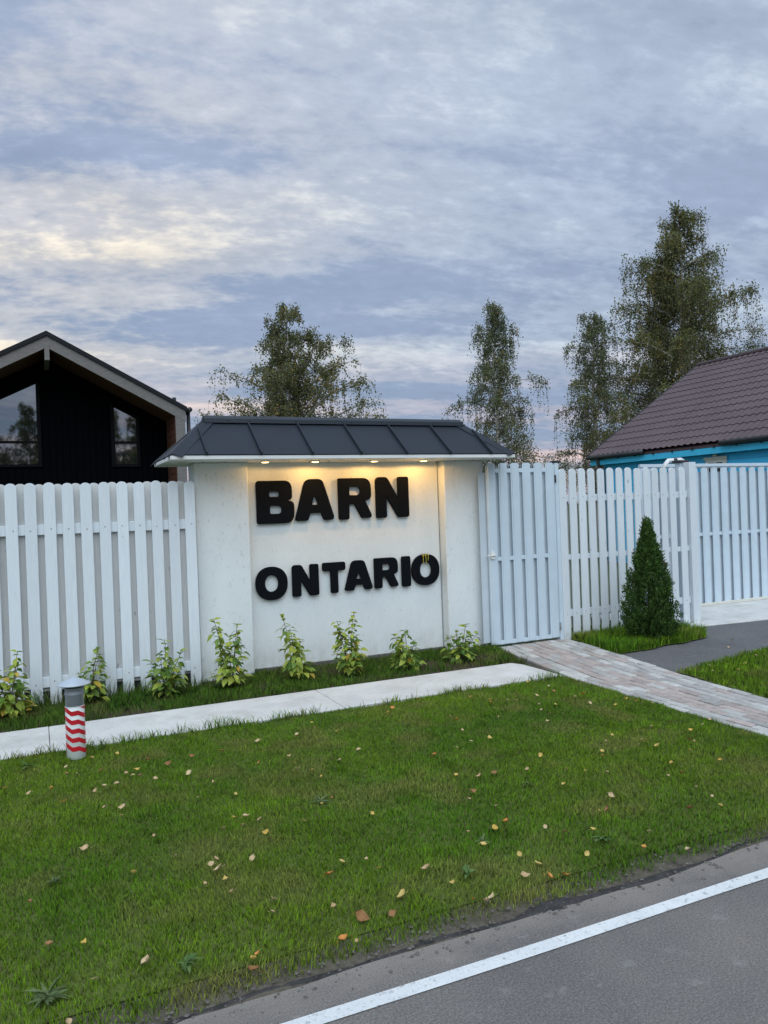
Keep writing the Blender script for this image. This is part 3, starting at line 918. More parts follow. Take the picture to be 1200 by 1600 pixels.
lf = fence('picket_fence', 'white round-topped picket fence with staggered boards in front of the black house', 1.3, fx, 0.095, bx, 0.095, 7.25, 1.93,
      [(-3.15, 1.36, 1.48, 1.57), (-3.15, 1.36, 0.16, 0.25)], (1.3, 7.25, 0))
for x in (-2.2, -0.2, 1.34):
    box('post', x - 0.03, x + 0.03, 7.345, 7.405, -0.03, 1.75, 'painted_wood', lf)
box('gap_shade_strip', -3.2, 1.37, 7.34, 7.343, -0.03, 0.13, 'gap_shade_strip', lf)  # dark strip added to stand in for shade beyond the fence gaps
PITCH_R = 0.1400
fr = [5.575, 5.712] + [5.852 + i * PITCH_R for i in range(10)] + [7.256, 7.424]
brx = [5.643 + i * PITCH_R for i in range(12)]
rf = fence('picket_fence', 'white round-topped picket fence with narrow gaps behind the small conifer', 5.6, fr, 0.099, brx, 0.088, 7.25, 1.99,
      [(5.52, 7.52, 1.605, 1.685), (5.52, 7.52, 0.27, 0.35), (5.52, 7.52, .93, .99)], (5.6, 7.25, 0), 1.57)
ep = box('end_post', 7.525, 7.637, 7.235, 7.335, -0.02, 2.05, 'painted_wood', rf, 0.004)
box('post_cap', 7.51, 7.66, 7.36, 7.51, 2.05, 2.085, 'dark_metal', rf, 0.004)
box('post', 7.53, 7.63, 7.38, 7.48, -0.02, 2.05, 'metal_white', rf)

# ------------------------------------------------------------------ pedestrian gate of folded steel slats
def slat_me(w, h, mat, name='slat'):
    """folded sheet-steel picket: raised middle, side flanges, scalloped top"""
    prof = [(-w / 2, 0.010), (-w / 2 + 0.012, 0.010), (-w / 2 + 0.018, 0.0), (w / 2 - 0.018, 0.0), (w / 2 - 0.012, 0.010), (w / 2, 0.010)]
    V, Fc = [], []
    n = len(prof)
    def topz(x): return h - 0.030 * (abs(x) / (w / 2)) ** 2
    for back in (0, 0.002):
        for x, y in prof: V.append((x, y + back, 0))
        for x, y in prof: V.append((x, y + back, topz(x)))
    for i in range(n - 1):
        Fc.append((i, i + 1, n + i + 1, n + i))
        Fc.append((2 * n + i + 1, 2 * n + i, 3 * n + i, 3 * n + i + 1))
        Fc.append((n + i, n + i + 1, 3 * n + i + 1, 3 * n + i))
    Fc.append((0, n, 3 * n, 2 * n)); Fc.append((n - 1, 3 * n - 1, 4 * n - 1, 2 * n - 1))
    return mesh_data(name, V, Fc, mat)
gt = thing('pedestrian_gate', (5.0, 7.27, 0), 'closed pale steel slat gate with scalloped top between sign wall and picket fence', 'gate')
GXS = [4.602 + i * 0.1575 for i in range(6)]
sm = slat_me(0.112, 2.02, 'metal_white')
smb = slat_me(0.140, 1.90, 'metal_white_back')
for x in GXS:
    inst('slat', sm, gt, (x, 7.245, 0.055))
for i in range(6):
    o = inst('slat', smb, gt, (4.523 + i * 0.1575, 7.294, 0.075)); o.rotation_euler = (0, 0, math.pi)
for z0 in (0.045, 0.975, 1.955):
    box('rail', 4.585, 5.44, 7.2575, 7.2795, z0, z0 + 0.045, 'metal_white', gt, 0.003)
for xa in (4.545, 5.437):
    box('stile', xa, xa + 0.028, 7.2585, 7.2785, 0.05, 2.03, 'metal_white', gt, 0.003)
bolt = box('handle', 4.50, 4.615, 7.215, 7.228, 1.035, 1.05, 'fascia_white', gt, 0.003)
box('handle_plate', 4.56, 4.605, 7.228, 7.2445, 1.00, 1.085, 'fascia_white', gt, 0.003)
gp = thing('gate_post', (5.51, 7.29, 0), 'square white steel gate post with black cap and hinges right of the pedestrian gate', 'post')
box('post', 5.474, 5.524, 7.262, 7.322, -0.02, 2.06, 'metal_white', gp, 0.003)
box('cap', 5.465, 5.56, 7.255, 7.345, 2.0605, 2.085, 'dark_metal', gp, 0.003)
for z in (1.83, 0.13):
    inst('hinge', lathe_me('hinge', [(0.009, 0), (0.011, 0.003), (0.011, 0.085), (0.009, 0.09)], 10, 'dark_metal' if z > 1 else 'steel_grey'), gp, (5.4695, 7.2515, z))
wp = box('wall_post', 4.574, 4.583, 7.40, 7.45, 0.0, 2.05, 'metal_white', gt)

# ------------------------------------------------------------------ sliding driveway gate
sg = thing('sliding_gate', (9.8, 8.3, 0), 'wide pale steel slat driveway gate set back behind the asphalt drive', 'gate')
sl2 = slat_me(0.132, 2.008, 'metal_white'); sl2b = slat_me(0.165, 1.93, 'metal_white_back')
x = 8.72 - 0.196 * 5
k = 0
while x < 12.6:
    inst('slat', sl2, sg, (x + 0.0, 8.285, 0.045))
    o = inst('slat', sl2b, sg, (x + 0.103, 8.339, 0.06)); o.rotation_euler = (0, 0, math.pi)
    x += 0.196; k += 1
for z0, z1 in ((2.025, 2.085), (1.035, 1.085), (0.0, 0.05)):
    box('rail', 7.70, 12.7, 8.302, 8.324, z0, z1, 'metal_white', sg, 0.003)
box('top_bar', 7.70, 12.7, 8.275, 8.300, 2.045, 2.090, 'metal_white', sg, 0.003)
box('track_beam', 7.70, 12.7, 8.285, 8.360, -0.058 + 0.075, -0.004, 'cream_trim', sg) if False else box('track_beam', 7.70, 12.7, 8.270, 8.2995, 0.016, 0.058, 'cream_trim', sg, 0.003)
br = thing('gate_guide', (7.66, 7.56, 2.0), 'white roller guide bracket on top of the post by the sliding gate', 'bracket')
V, Fc = [], []
tube([(7.40, 7.56, 1.90), (7.44, 7.56, 2.03), (7.50, 7.56, 2.09), (7.72, 7.56, 2.10), (7.80, 7.56, 2.06)], [0.028, 0.03, 0.03, 0.03, 0.028], 8, V, Fc)
mobj('arm', V, Fc, 'fascia_white', br, True)
inst('roller', lathe_me('roller', [(0.02, 0), (0.025, 0.01), (0.025, 0.05), (0.02, 0.06)], 12, 'dark_metal'), br, (7.60, 7.53, 2.06))
box('stand', 7.39, 7.43, 7.54, 7.58, 0.0, 1.92, 'metal_white', br)

# ------------------------------------------------------------------ bollard lamp with striped sleeve
bo = thing('bollard_light', (0.196, 5.50, 0), 'short grey bollard with conical cap and red and white zigzag tape on the lawn edge', 'bollard')
Bx, By = 0.196, 5.50
R_ = 0.058
inst('pipe', lathe_me('pipe', [(R_, 0), (R_, 0.455), (R_ + 0.004, 0.46), (R_ + 0.004, 0.468), (R_, 0.473), (R_, 0.492), (R_ + 0.004, 0.497), (R_ + 0.004, 0.505), (R_ - 0.006, 0.51)], 40, 'bollard_grey'), bo, (Bx, By, -0.01))
inst('collar', lathe_me('collar', [(R_ + 0.001, 0), (R_ + 0.010, 0.012), (R_ + 0.012, 0.022), (R_ - 0.01, 0.024)], 40, 'dark_metal'), bo, (Bx, By, 0.493))
inst('cap', lathe_me('cap', [(0.100, 0), (0.105, 0.004), (0.104, 0.008), (0.05, 0.032), (0.006, 0.050)], 48, 'bollard_cap'), bo, (Bx, By, 0.512))
sleeve = inst('sleeve', lathe_me('sleeve', [(R_ + 0.0008, 0), (R_ + 0.002, 0.001), (R_ + 0.002, 0.345), (R_ + 0.0008, 0.346)], 40, 'tape_white'), bo, (Bx, By, 0.028))
def zig(a):
    """zigzag height along the sleeve"""
    a = a % (2 * math.pi)
    if a < math.pi: return -0.056 + 0.056 * (a / math.pi)
    u = (a - math.pi) / math.pi
    w = (1 - math.cos(u * math.pi)) / 2
    if w < 0.30: return -0.030 * w / 0.30
    if w < 0.64: return -0.030 + 0.004 * (w - 0.30) / 0.34
    return -0.026 - 0.030 * (w - 0.64) / 0.36
for k in range(6):
    z = 0.112 + k * 0.0585
    V, Fc = [], []
    n = 96
    for i in range(n):
        a = 2 * math.pi * i / n
        for dz, dr in ((0, 0.0015), (0, 0.0036), (0.030, 0.0036), (0.030, 0.0015)):
            zz2 = min(z + zig(a) + dz, 0.371)
            V.append(((R_ + dr) * math.cos(a), (R_ + dr) * math.sin(a), zz2))
    for i in range(n):
        j = (i + 1) % n
        for q in range(3):
            Fc.append((i * 4 + q, j * 4 + q, j * 4 + q + 1, i * 4 + q + 1))
    me = mesh_data('stripe', V, Fc, 'tape_red')
    link(bpy.data.objects.new('stripe', me), sleeve, (Bx, By, 0))

# ------------------------------------------------------------------ shrubs with separate leaves
def leaf_me(name, mat, L, W, fold=0.25, droop=0.25):
    V, Fc = [], []
    prof = [(0, 0.02), (0.18, 0.62), (0.38, 1.0), (0.62, 0.82), (0.84, 0.40), (1.0, 0.0)]
    for t, w in prof:
        y = t * L; z = -droop * L * t * t
        hw = W / 2 * w
        V += [(-hw, y, z + hw * fold), (0, y, z), (hw, y, z + hw * fold)]
    for i in range(len(prof) - 1):
        for q in range(2):
            Fc.append((i * 3 + q, i * 3 + q + 1, (i + 1) * 3 + q + 1, (i + 1) * 3 + q))
    return mesh_data(name, V, Fc, mat, True)
LM = {}
for mk in ('shrub_leaf_green', 'shrub_leaf_lime', 'shrub_leaf_yellow'):
    LM[mk] = [leaf_me('leaf', mk, 0.088, 0.058, 0.3, 0.35), leaf_me('leaf', mk, 0.072, 0.046, 0.2, 0.5), leaf_me('leaf', mk, 0.056, 0.035, 0.35, 0.25)]
def shrub(loc, h, stems, spread, lime, yellow, label, seed, lean=0.0, dens=1.0):
    r = random.Random(seed)
    t = thing('shrub', loc, label, 'shrub', 'young shrubs in the bed along the wall and fence')
    L = Vector(loc)
    n_leaf = 0
    for s in range(stems):
        frac = 1.0 if s == 0 else r.uniform(0.45, 0.92)
        az = r.uniform(0, 2 * math.pi) if s else 0.0
        out = spread * r.uniform(0.5, 1.0) if s else spread * 0.15
        dx, dy = math.cos(az) * out, math.sin(az) * out * 0.8
        if s == 0: dx += lean
        pts, rad = [], []
        hh = h * frac
        for k in range(7):
            f = k / 6
            pts.append(L + Vector((dx * f ** 1.3 + r.uniform(-.006, .006), dy * f ** 1.3 + r.uniform(-.006, .006), hh * f * 0.96 - 0.01)))
            rad.append(0.0062 * (1 - 0.7 * f))
        V, Fc = [], []
        tube(pts, rad, 5, V, Fc)
        mobj('stem', V, Fc, 'shrub_stem', t, True)
        nodes = max(6, int(hh / 0.035 * dens))
        for k in range(nodes):
            f = 0.16 + 0.84 * (k + r.random() * 0.5) / nodes
            f = min(f, 1.0)
            i = min(int(f * 6), 5); q = f * 6 - i
            p = pts[i] * (1 - q) + pts[i + 1] * q
            a0 = r.uniform(0, 2 * math.pi)
            for side in (0, 1, 2) if (f < 0.75 and r.random() < 0.45) else (0, 1):
                a = a0 + side * (math.pi if side < 2 else math.pi / 2) + r.uniform(-.5, .5)
                # side twig in the lower two thirds
                tw = (r.uniform(0.0, 0.085) if f < 0.8 else 0.0) * (1.15 - f) * 1.6
                pp_ = p + Vector((math.cos(a) * tw, math.sin(a) * tw, tw * 0.35))
                yl = yellow * (1.6 - 1.5 * f)
                x_ = r.random()
                mk = 'shrub_leaf_yellow' if x_ < yl else ('shrub_leaf_lime' if x_ < yl + lime else 'shrub_leaf_green')
                me = LM[mk][0 if f < 0.55 and r.random() < 0.6 else (1 if r.random() < 0.6 else 2)]
                o = bpy.data.objects.new('leaf', me)
                pitch = r.uniform(-0.7, 0.45) if f < 0.9 else r.uniform(0.1, 0.9)
                o.rotation_euler = (pitch, r.uniform(-.5, .5), a - math.pi / 2)
                sc_ = r.uniform(0.75, 1.15); o.scale = (sc_, sc_, sc_)
                link(o, t, pp_)
                n_leaf += 1
    return n_leaf
shrub((-0.24, 6.88, 0), 0.60, 7, 0.20, 0.70, 0.12, 'yellowish leafy shrub at the far left end of the fence', 101, 0.05, 1.2)
shrub((0.37, 7.08, 0), 0.52, 6, 0.17, 0.50, 0.01, 'green leafy shrub behind the striped bollard', 102, 0.06, 1.1)
shrub((0.99, 6.97, 0), 0.56, 6, 0.22, 0.50, 0.01, 'broad green shrub in front of the last fence pickets beside the wall', 103, -0.02, 1.1)
shrub((1.57, 6.93, 0), 0.71, 5, 0.13, 0.75, 0.02, 'tall lime green shrub in front of the left wall pillar', 104, -0.16, 1.15)
shrub((2.19, 6.88, 0), 0.70, 5, 0.12, 0.75, 0.03, 'tall slender lime shrub below the first letter O', 105, -0.16, 1.15)
shrub((2.68, 6.81, 0), 0.67, 6, 0.15, 0.55, 0.08, 'tall shrub with yellow lower leaves below the letter T', 106, 0.03, 1.1)
shrub((3.26, 6.76, 0), 0.45, 6, 0.15, 0.60, 0.01, 'low bushy shrub below the letters R and I', 107, -0.04, 1.2)
shrub((3.89, 6.81, 0), 0.43, 6, 0.20, 0.45, 0.0, 'low green shrub at the right wall pillar nearest the gate', 108, 0.04, 1.2)

# ------------------------------------------------------------------ small conifer
def colour_mesh(name, V, Fq, C, mat, smooth=False):
    """V (n,3), Fq list of (arrays k x m), C (n,3)"""
    me = bpy.data.meshes.new(name)
    V = np.asarray(V, np.float32)
    tot = sum(a.shape[0] for a in Fq)
    loops = np.concatenate([a.ravel() for a in Fq]).astype(np.int32)
    sizes = np.concatenate([np.full(a.shape[0], a.shape[1]) for a in Fq]).astype(np.int32)
    starts = np.concatenate([[0], np.cumsum(sizes)[:-1]]).astype(np.int32)
    me.vertices.add(len(V)); me.vertices.foreach_set('co', V.ravel())
    me.loops.add(len(loops)); me.loops.foreach_set('vertex_index', loops)
    me.polygons.add(tot); me.polygons.foreach_set('loop_start', starts)
    at = me.attributes.new('col', 'FLOAT_COLOR', 'POINT')
    at.data.foreach_set('color', np.concatenate([np.asarray(C, np.float32), np.ones((len(V), 1), np.float32)], 1).ravel())
    me.materials.append(MATS[mat])
    if smooth: me.polygons.foreach_set('use_smooth', np.ones(tot, bool))
    me.update(calc_edges=True)
    return me
def unit(a): return a / (np.linalg.norm(a, axis=1, keepdims=True) + 1e-9)
def quads_from(P, D, Wv, L, W):
    """leaf quads (diamond) at P along D with width axis Wv"""
    n = len(P)
    L = np.asarray(L).reshape(-1, 1); W = np.asarray(W).reshape(-1, 1)
    v0 = P; v1 = P + D * L * 0.45 + Wv * W * 0.5; v2 = P + D * L; v3 = P + D * L * 0.45 - Wv * W * 0.5
    V = np.stack([v0, v1, v2, v3], 1).reshape(-1, 3)
    return V, np.arange(4 * n).reshape(n, 4)
TX, TY, TH = 6.225, 6.62, 1.36
tj = thing('thuja', (TX, TY, 0), 'small dark green cone-shaped conifer in front of the right picket fence', 'tree')
V, Fc = [], []
tube([(TX, TY, -0.03), (TX, TY, 0.5), (TX + 0.01, TY, 1.15)], [0.03, 0.022, 0.006], 8, V, Fc)
mobj('trunk', V, Fc, 'thuja_stem', tj, True)
def th_r(h): return np.interp(h, [0, .06, .18, .4, .6, .75, .88, .96, 1], [.19, .25, .27, .225, .155, .085, .038, .016, .004])
NS, NLf = 760, 56
sh = rng.random(NS) ** 1.2 * 0.93
sa = rng.random(NS) * 2 * np.pi
sr = th_r(sh) * rng.uniform(0.35, 1.0, NS)
sl_ = rng.uniform(0.09, 0.20, NS) * (1 - 0.30 * sh)
sd = unit(np.stack([np.cos(sa) * rng.uniform(.15, .7, NS) * (1.1 - sh), np.sin(sa) * rng.uniform(.15, .7, NS) * (1.1 - sh), np.ones(NS)], 1))
sb = np.stack([TX + np.cos(sa) * sr, TY + np.sin(sa) * sr, sh * TH + 0.0], 1)
sw_ = unit(np.cross(sd, rng.normal(0, 1, (NS, 3))))
n = NS * NLf
ii = np.repeat(np.arange(NS), NLf)
ft = rng.random(n); fw_ = rng.normal(0, 1, n) * 0.030 * (1.15 - ft) * (1.1 - 0.6 * sh[ii])
P = sb[ii] + sd[ii] * (ft * sl_[ii])[:, None] + sw_[ii] * fw_[:, None] + rng.normal(0, 0.008, (n, 3))
D = unit(sd[ii] + sw_[ii] * (np.sign(fw_) * 0.6)[:, None] + rng.normal(0, 0.30, (n, 3)))
Wv = unit(np.cross(D, rng.normal(0, 1, (n, 3))))
az = sa[ii]; hz = np.clip(P[:, 2] / TH, 0, 1)
Vq, Fq = quads_from(P, D, Wv, rng.uniform(0.018, 0.042, n), rng.uniform(0.008, 0.015, n))
tone = rng.random(NS)
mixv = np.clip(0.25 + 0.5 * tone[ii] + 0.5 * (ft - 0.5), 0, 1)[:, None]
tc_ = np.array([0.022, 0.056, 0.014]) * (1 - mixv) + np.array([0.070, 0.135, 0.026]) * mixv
tc_ = tc_ * rng.uniform(0.65, 1.35, (n, 1))
ol = (rng.random(NS) < 0.03)[ii]; tc_[ol] = np.array([0.07, 0.07, 0.02]) * rng.uniform(0.7, 1.2, (ol.sum(), 1))
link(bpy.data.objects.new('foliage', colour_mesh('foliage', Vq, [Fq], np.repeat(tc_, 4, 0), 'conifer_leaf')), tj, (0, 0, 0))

# ------------------------------------------------------------------ birches
def birch(loc, H, base, prof, n_limb, twigs, leaves, seed, label, cols, leaf=0.075, lean=(0, 0), stems=1, group='birch trees beyond the fence', droop=1.0):
    r = np.random.default_rng(seed)
    t = thing('birch_tree', loc, label, 'tree', group)
    L = np.array(loc, float)
    V, Fc = [], []
    TV, TF = [], []
    LP, LD, LC = [], [], []
    ph = [p[0] for p in prof]; pr = [p[1] for p in prof]
    stem_paths = []
    for s in range(stems):
        off = np.array([0, 0, 0.0]) if s == 0 else np.array([r.uniform(-.12, .12), r.uniform(-.1, .1), 0]) * H
        hh = H if s == 0 else H * r.uniform(0.8, 0.95)
        pts = []
        for k in range(10):
            f = k / 9
            pts.append(L + np.array([lean[0] * f, lean[1] * f, hh * f * 0.985 - 0.05]) + off * f ** 0.8 + np.array([r.normal(0, .06), r.normal(0, .06), 0]) * (f > 0.1) * min(1, hh / 9))
        rad = [max(0.012, 0.016 * H * (1 - f * 0.96) * (1 if s == 0 else .7)) for f in np.linspace(0, 1, 10)]
        tube([tuple(p) for p in pts], rad, 8, V, Fc)
        stem_paths.append((np.array(pts), hh))
    for i in range(n_limb):
        sp, hh = stem_paths[i % stems]
        f = base + (1 - base) * (i + r.random()) / n_limb
        k = min(int(f * 9), 8); q = f * 9 - k
        p0 = sp[k] * (1 - q) + sp[k + 1] * q
        Rm = np.interp(f, ph, pr) * (0.35 + 0.95 * r.random() ** 1.2)
        a = i * 2.39996 + r.normal(0, 0.4)
        d = np.array([math.cos(a), math.sin(a), 0])
        rise = r.uniform(0.35, 0.8)
        lp = []
        for m in range(6):
            tt = m / 5
            lp.append(p0 + d * Rm * tt + np.array([0, 0, Rm * (rise * 1.5 * tt - rise * 1.0 * tt * tt * droop)]) + r.normal(0, 0.03, 3) * tt)
        lp = np.array(lp)
        r0 = max(0.012, 0.012 + 0.018 * Rm)
        tube([tuple(p) for p in lp], list(np.linspace(r0, 0.006, 6)), 5, V, Fc)
        hue = r.random()
        nt = max(3, int(twigs * (0.35 + 0.65 * Rm / max(pr))))
        for j in range(nt):
            tt = r.uniform(0.10, 1.0) ** 0.8
            m = min(int(tt * 5), 4); q = tt * 5 - m
            s0 = lp[m] * (1 - q) + lp[m + 1] * q
            da = a + r.normal(0, 1.1)
            ol_ = r.uniform(0.15, 0.5) * min(1.0, 0.35 + Rm / 2)
            dl = r.uniform(0.25, 1.35) * droop * min(1.0, 0.4 + (1 - f) * 1.1) * H / 9
            up = r.uniform(0.0, 0.25) * (1 + f)
            tw = np.array([s0, s0 + np.array([math.cos(da) * ol_ * .55, math.sin(da) * ol_ * .55, up * 0.5]),
                           s0 + np.array([math.cos(da) * ol_, math.sin(da) * ol_, up * .4 - dl * .3]),
                           s0 + np.array([math.cos(da) * ol_ * 1.12, math.sin(da) * ol_ * 1.12, up * .2 - dl])])
            tube([tuple(p) for p in tw], [0.006, 0.005, 0.004, 0.003], 3, TV, TF)
            nl = int(leaves * r.uniform(0.5, 1.3))
            u = r.random(nl) * 3
            k3 = np.minimum(u.astype(int), 2); q3 = (u - k3)[:, None]
            pt = tw[k3] * (1 - q3) + tw[k3 + 1] * q3
            pt = pt + r.normal(0, 1, (nl, 3)) * np.array([0.042, 0.042, 0.10]) * H / 9
            LP.append(pt)
            dd = r.normal(0, 0.6, (nl, 3)); dd[:, 2] -= 0.6
            LD.append(dd)
            cb = np.array(cols[0]) * (1 - hue) + np.array(cols[1]) * hue
            if r.random() < 0.12 * (1.3 - f): cb = np.array(cols[2])
            LC.append(np.tile(cb, (nl, 1)) * r.uniform(0.6, 1.35, (nl, 1)))
    trunk = mobj('trunk', V, Fc, 'birch_bark', t, True)
    mobj('twigs', TV, TF, 'twig_dark', trunk)
    LP = np.concatenate(LP); LD = unit(np.concatenate(LD)); LC = np.concatenate(LC)
    Wv = unit(np.cross(LD, r.normal(0, 1, LD.shape)))
    Vq, Fq = quads_from(LP, LD, Wv, leaf * r.uniform(0.7, 1.25, len(LP)), leaf * 0.72 * r.uniform(0.7, 1.2, len(LP)))
    link(bpy.data.objects.new('crown', colour_mesh('crown', Vq, [Fq], np.repeat(LC, 4, 0), 'tree_leaf')), t, (0, 0, 0))
    return t
OL = [(0.125, 0.145, 0.060), (0.185, 0.185, 0.070), (0.28, 0.20, 0.06)]
OG = [(0.125, 0.155, 0.080), (0.175, 0.190, 0.085), (0.24, 0.20, 0.075)]
birch((7.85, 24.7, 0), 8.5, 0.28, [(0, 1.6), (.3, 3.2), (.45, 2.7), (.6, 2.0), (.8, 1.25), (.92, .8), (1, .3)], 130, 24, 26, 11, 'loose round-topped birch rising behind the sign wall roof', OL, 0.075, stems=3, droop=0.75)
birch((16.37, 25.14, 0), 9.4, 0.18, [(0, 1.2), (.3, 2.1), (.5, 1.8), (.7, 1.35), (.88, .8), (1, .2)], 70, 22, 30, 12, 'narrow weeping birch right of the sign wall roof', OG, 0.075, droop=1.25)
birch((20.5, 24.5, 0), 9.15, 0.18, [(0, 1.4), (.3, 2.0), (.5, 1.65), (.7, 1.3), (.88, .85), (1, .3)], 66, 22, 30, 13, 'slim weeping birch left of the tallest birch', OG, 0.075, droop=1.3)
birch((24.5, 23.58, 0), 13.5, 0.14, [(0, 2.2), (.25, 4.0), (.45, 3.7), (.6, 2.9), (.78, 2.0), (.9, 1.2), (1, .35)], 150, 32, 38, 14, 'tallest birch with broad crown above the blue house', OL, 0.085, stems=2, droop=1.0)
birch((30.5, 22.0, 0), 8.6, 0.2, [(0, 1.3), (.3, 2.0), (.6, 1.6), (1, .4)], 44, 16, 22, 15, 'distant birch just showing over the plum roof ridge', OG, 0.085)
for k, (x, y, h) in enumerate(((-3.6, -37, 10.4), (-0.2, -36, 11.8), (6.3, -36, 12.4), (9.3, -37, 11.6))):
    birch((x, y, 0), h, 0.16, [(0, 2.2), (.3, 3.2), (.6, 2.6), (.85, 1.5), (1, .5)], 60, 18, 34, 40 + k, ['birch across the road mirrored at the left edge of the large barn window', 'birch across the road mirrored at the right side of the large barn window', 'birch across the road mirrored at the left of the small barn window', 'birch across the road mirrored at the right of the small barn window'][k], OL, 0.14, group='birch trees across the road behind the viewer')

# ------------------------------------------------------------------ black barn-style house
bh = thing('barn_house', (0.35, 22, 0), 'black barn-style house with pitched roof and sloped windows behind the left fence', 'house')
AX, AZ = 0.354, 5.68
RXE, RZE = 3.274, 4.108
SLP = (AZ - RZE) / (RXE - AX)
LXE = 2 * AX - RXE
HY0, HY1 = 18.0, 29.0
def zroof(x): return AZ - abs(x - AX) * SLP
def skin(x0, x1, off_top, thick, y0, y1, mat, name):
    """sloped slab between x0,x1 following the roof, its top off_top below the roof line"""
    poly = [(x0, zroof(x0) - off_top), (x1, zroof(x1) - off_top), (x1, zroof(x1) - off_top - thick), (x0, zroof(x0) - off_top - thick)]
    return prism(name, poly, y0, y1 - y0, mat, bh)
roofL = skin(LXE, AX, 0, 0.10, HY0 - 0.04, HY1, 'barn_roof', 'roof')
roofR = skin(AX, RXE, 0, 0.10, HY0 - 0.04, HY1, 'barn_roof', 'roof')
skin(LXE + .03, AX, 0.103, 0.25, HY0, HY0 + 0.06, 'barn_fascia', 'fascia')
skin(AX, RXE - .03, 0.103, 0.25, HY0, HY0 + 0.06, 'barn_fascia', 'fascia')
# soffit boards under the overhanging roof
ys = np.arange(HY0 + 0.065, 19.3, 0.14)
for y in ys:
    for (xa, xb) in ((LXE + 0.2, AX), (AX, RXE - 0.23)):
        skin(xa, xb, 0.325, 0.022, float(y), float(min(y + 0.13, 19.27)), 'barn_wood', 'board')
box('ridge_beam', AX - 0.05, AX + 0.05, HY0 - 0.015, HY0 + 1.2, 5.05, 5.40, 'barn_fascia', bh, 0.004)
# side walls end grain and inner boards
for sgn in (1, -1):
    m_ = lambda x: AX + sgn * (x - AX)
    box('side_wall', min(m_(3.03), m_(3.215)), max(m_(3.03), m_(3.215)), HY0 + 0.065, HY1 - .2, 0, zroof(3.215) - 0.13, 'barn_fascia', bh)
    prism('corner_board', [(m_(3.005), 0), (m_(3.225), 0), (m_(3.225), zroof(3.225) - 0.356), (m_(3.005), zroof(3.005) - 0.356)], HY0 + 0.002, 0.06, 'barn_fascia', bh)
for z in np.arange(0.2, 4.0, 0.15):
    box('board', 3.004, 3.027, HY0 + 0.02, 19.28, float(z), float(min(z + 0.14, 4.02)), 'barn_wood', bh)
# black recessed gable wall
gw = [(2 * AX - 3.0, 0), (3.0, 0), (3.0, zroof(3.0) - 0.2), (AX, zroof(AX) - 0.2), (2 * AX - 3.0, zroof(3.0) - 0.2)]
prism('wall', gw, 19.30, 0.2, 'barn_black', bh)
for x in np.arange(2 * AX - 2.95, 2.95, 0.145):
    x = float(x)
    box('cladding_board', x, x + 0.12, 19.278, 19.297, 0.1, min(zroof(x), zroof(x + .12)) - 0.22, 'barn_black', bh)
def window(corners_top, xa, xb, zdiv, zbot):
    """corners_top: z at xa, z at xb"""
    za, zb = corners_top
    w = bpy.data.objects.new('window', prism_me('window', [(xa - .06, zbot - .06), (xb + .06, zbot - .06), (xb + .06, zb + .06), (xa - .06, za + .06)], 0.05, 'window_frame_black', 'y', 0.004))
    link(w, bh, (0, 19.228, 0))
    up = prism('pane', [(xa, zdiv + .03), (xb, zdiv + .03), (xb, zb), (xa, za)], 19.222, 0.004, 'coated_glass', w)
    dn = prism('pane', [(xa, zbot), (xb, zbot), (xb, zdiv - .03), (xa, zdiv - .03)], 19.220, 0.004, 'coated_glass', w)
    prism('transom', [(xa - .02, zdiv - .028), (xb + .02, zdiv - .028), (xb + .02, zdiv + .028), (xa - .02, zdiv + .028)], 19.205, 0.03, 'window_frame_black', w)
    for x in (xa, xb):
        z_ = za if x == xa else zb
        prism('stile', [(x - .025, zbot), (x + .025, zbot), (x + .025, z_), (x - .025, z_)], 19.208, 0.02, 'window_frame_black', w)
window((4.04, 4.74), -1.22, 0.135, 3.40, 2.90)
window((4.24, 3.96), 1.765, 2.30, 3.40, 2.88)
window((3.96, 4.24), 2 * AX - 2.30 - .55, 2 * AX - 1.765 - .55, 3.40, 2.88)
tube_obj('gutter', [(RXE + 0.06, HY0 - 0.02, RZE - 0.06), (RXE + 0.06, HY1, RZE - 0.06)], 0.06, 'dark_metal', bh)
tube_obj('downpipe', [(RXE + 0.05, HY0 + 0.15, RZE - 0.1), (RXE + 0.05, HY0 + 0.15, 0.0)], 0.045, 'dark_metal', bh)
box('snow_guard', RXE - 0.30, RXE - 0.22, HY0 + 0.1, HY0 + 0.14, zroof(RXE - 0.26) + 0.02, zroof(RXE - 0.26) + 0.09, 'dark_metal', bh)

# ------------------------------------------------------------------ blue timber house with plum metal-tile roof
uh = thing('blue_house', (15.5, 12.4, 0), 'bright blue timber house with plum metal tile roof behind the right fence', 'house')
BX0, BZ0 = 13.42, 2.78
BXR, BZR = 17.45, 5.36
BY0, BY1 = 7.6, 16.32
slope = (BZR - BZ0) / (BXR - BX0)
wall_x = 13.64
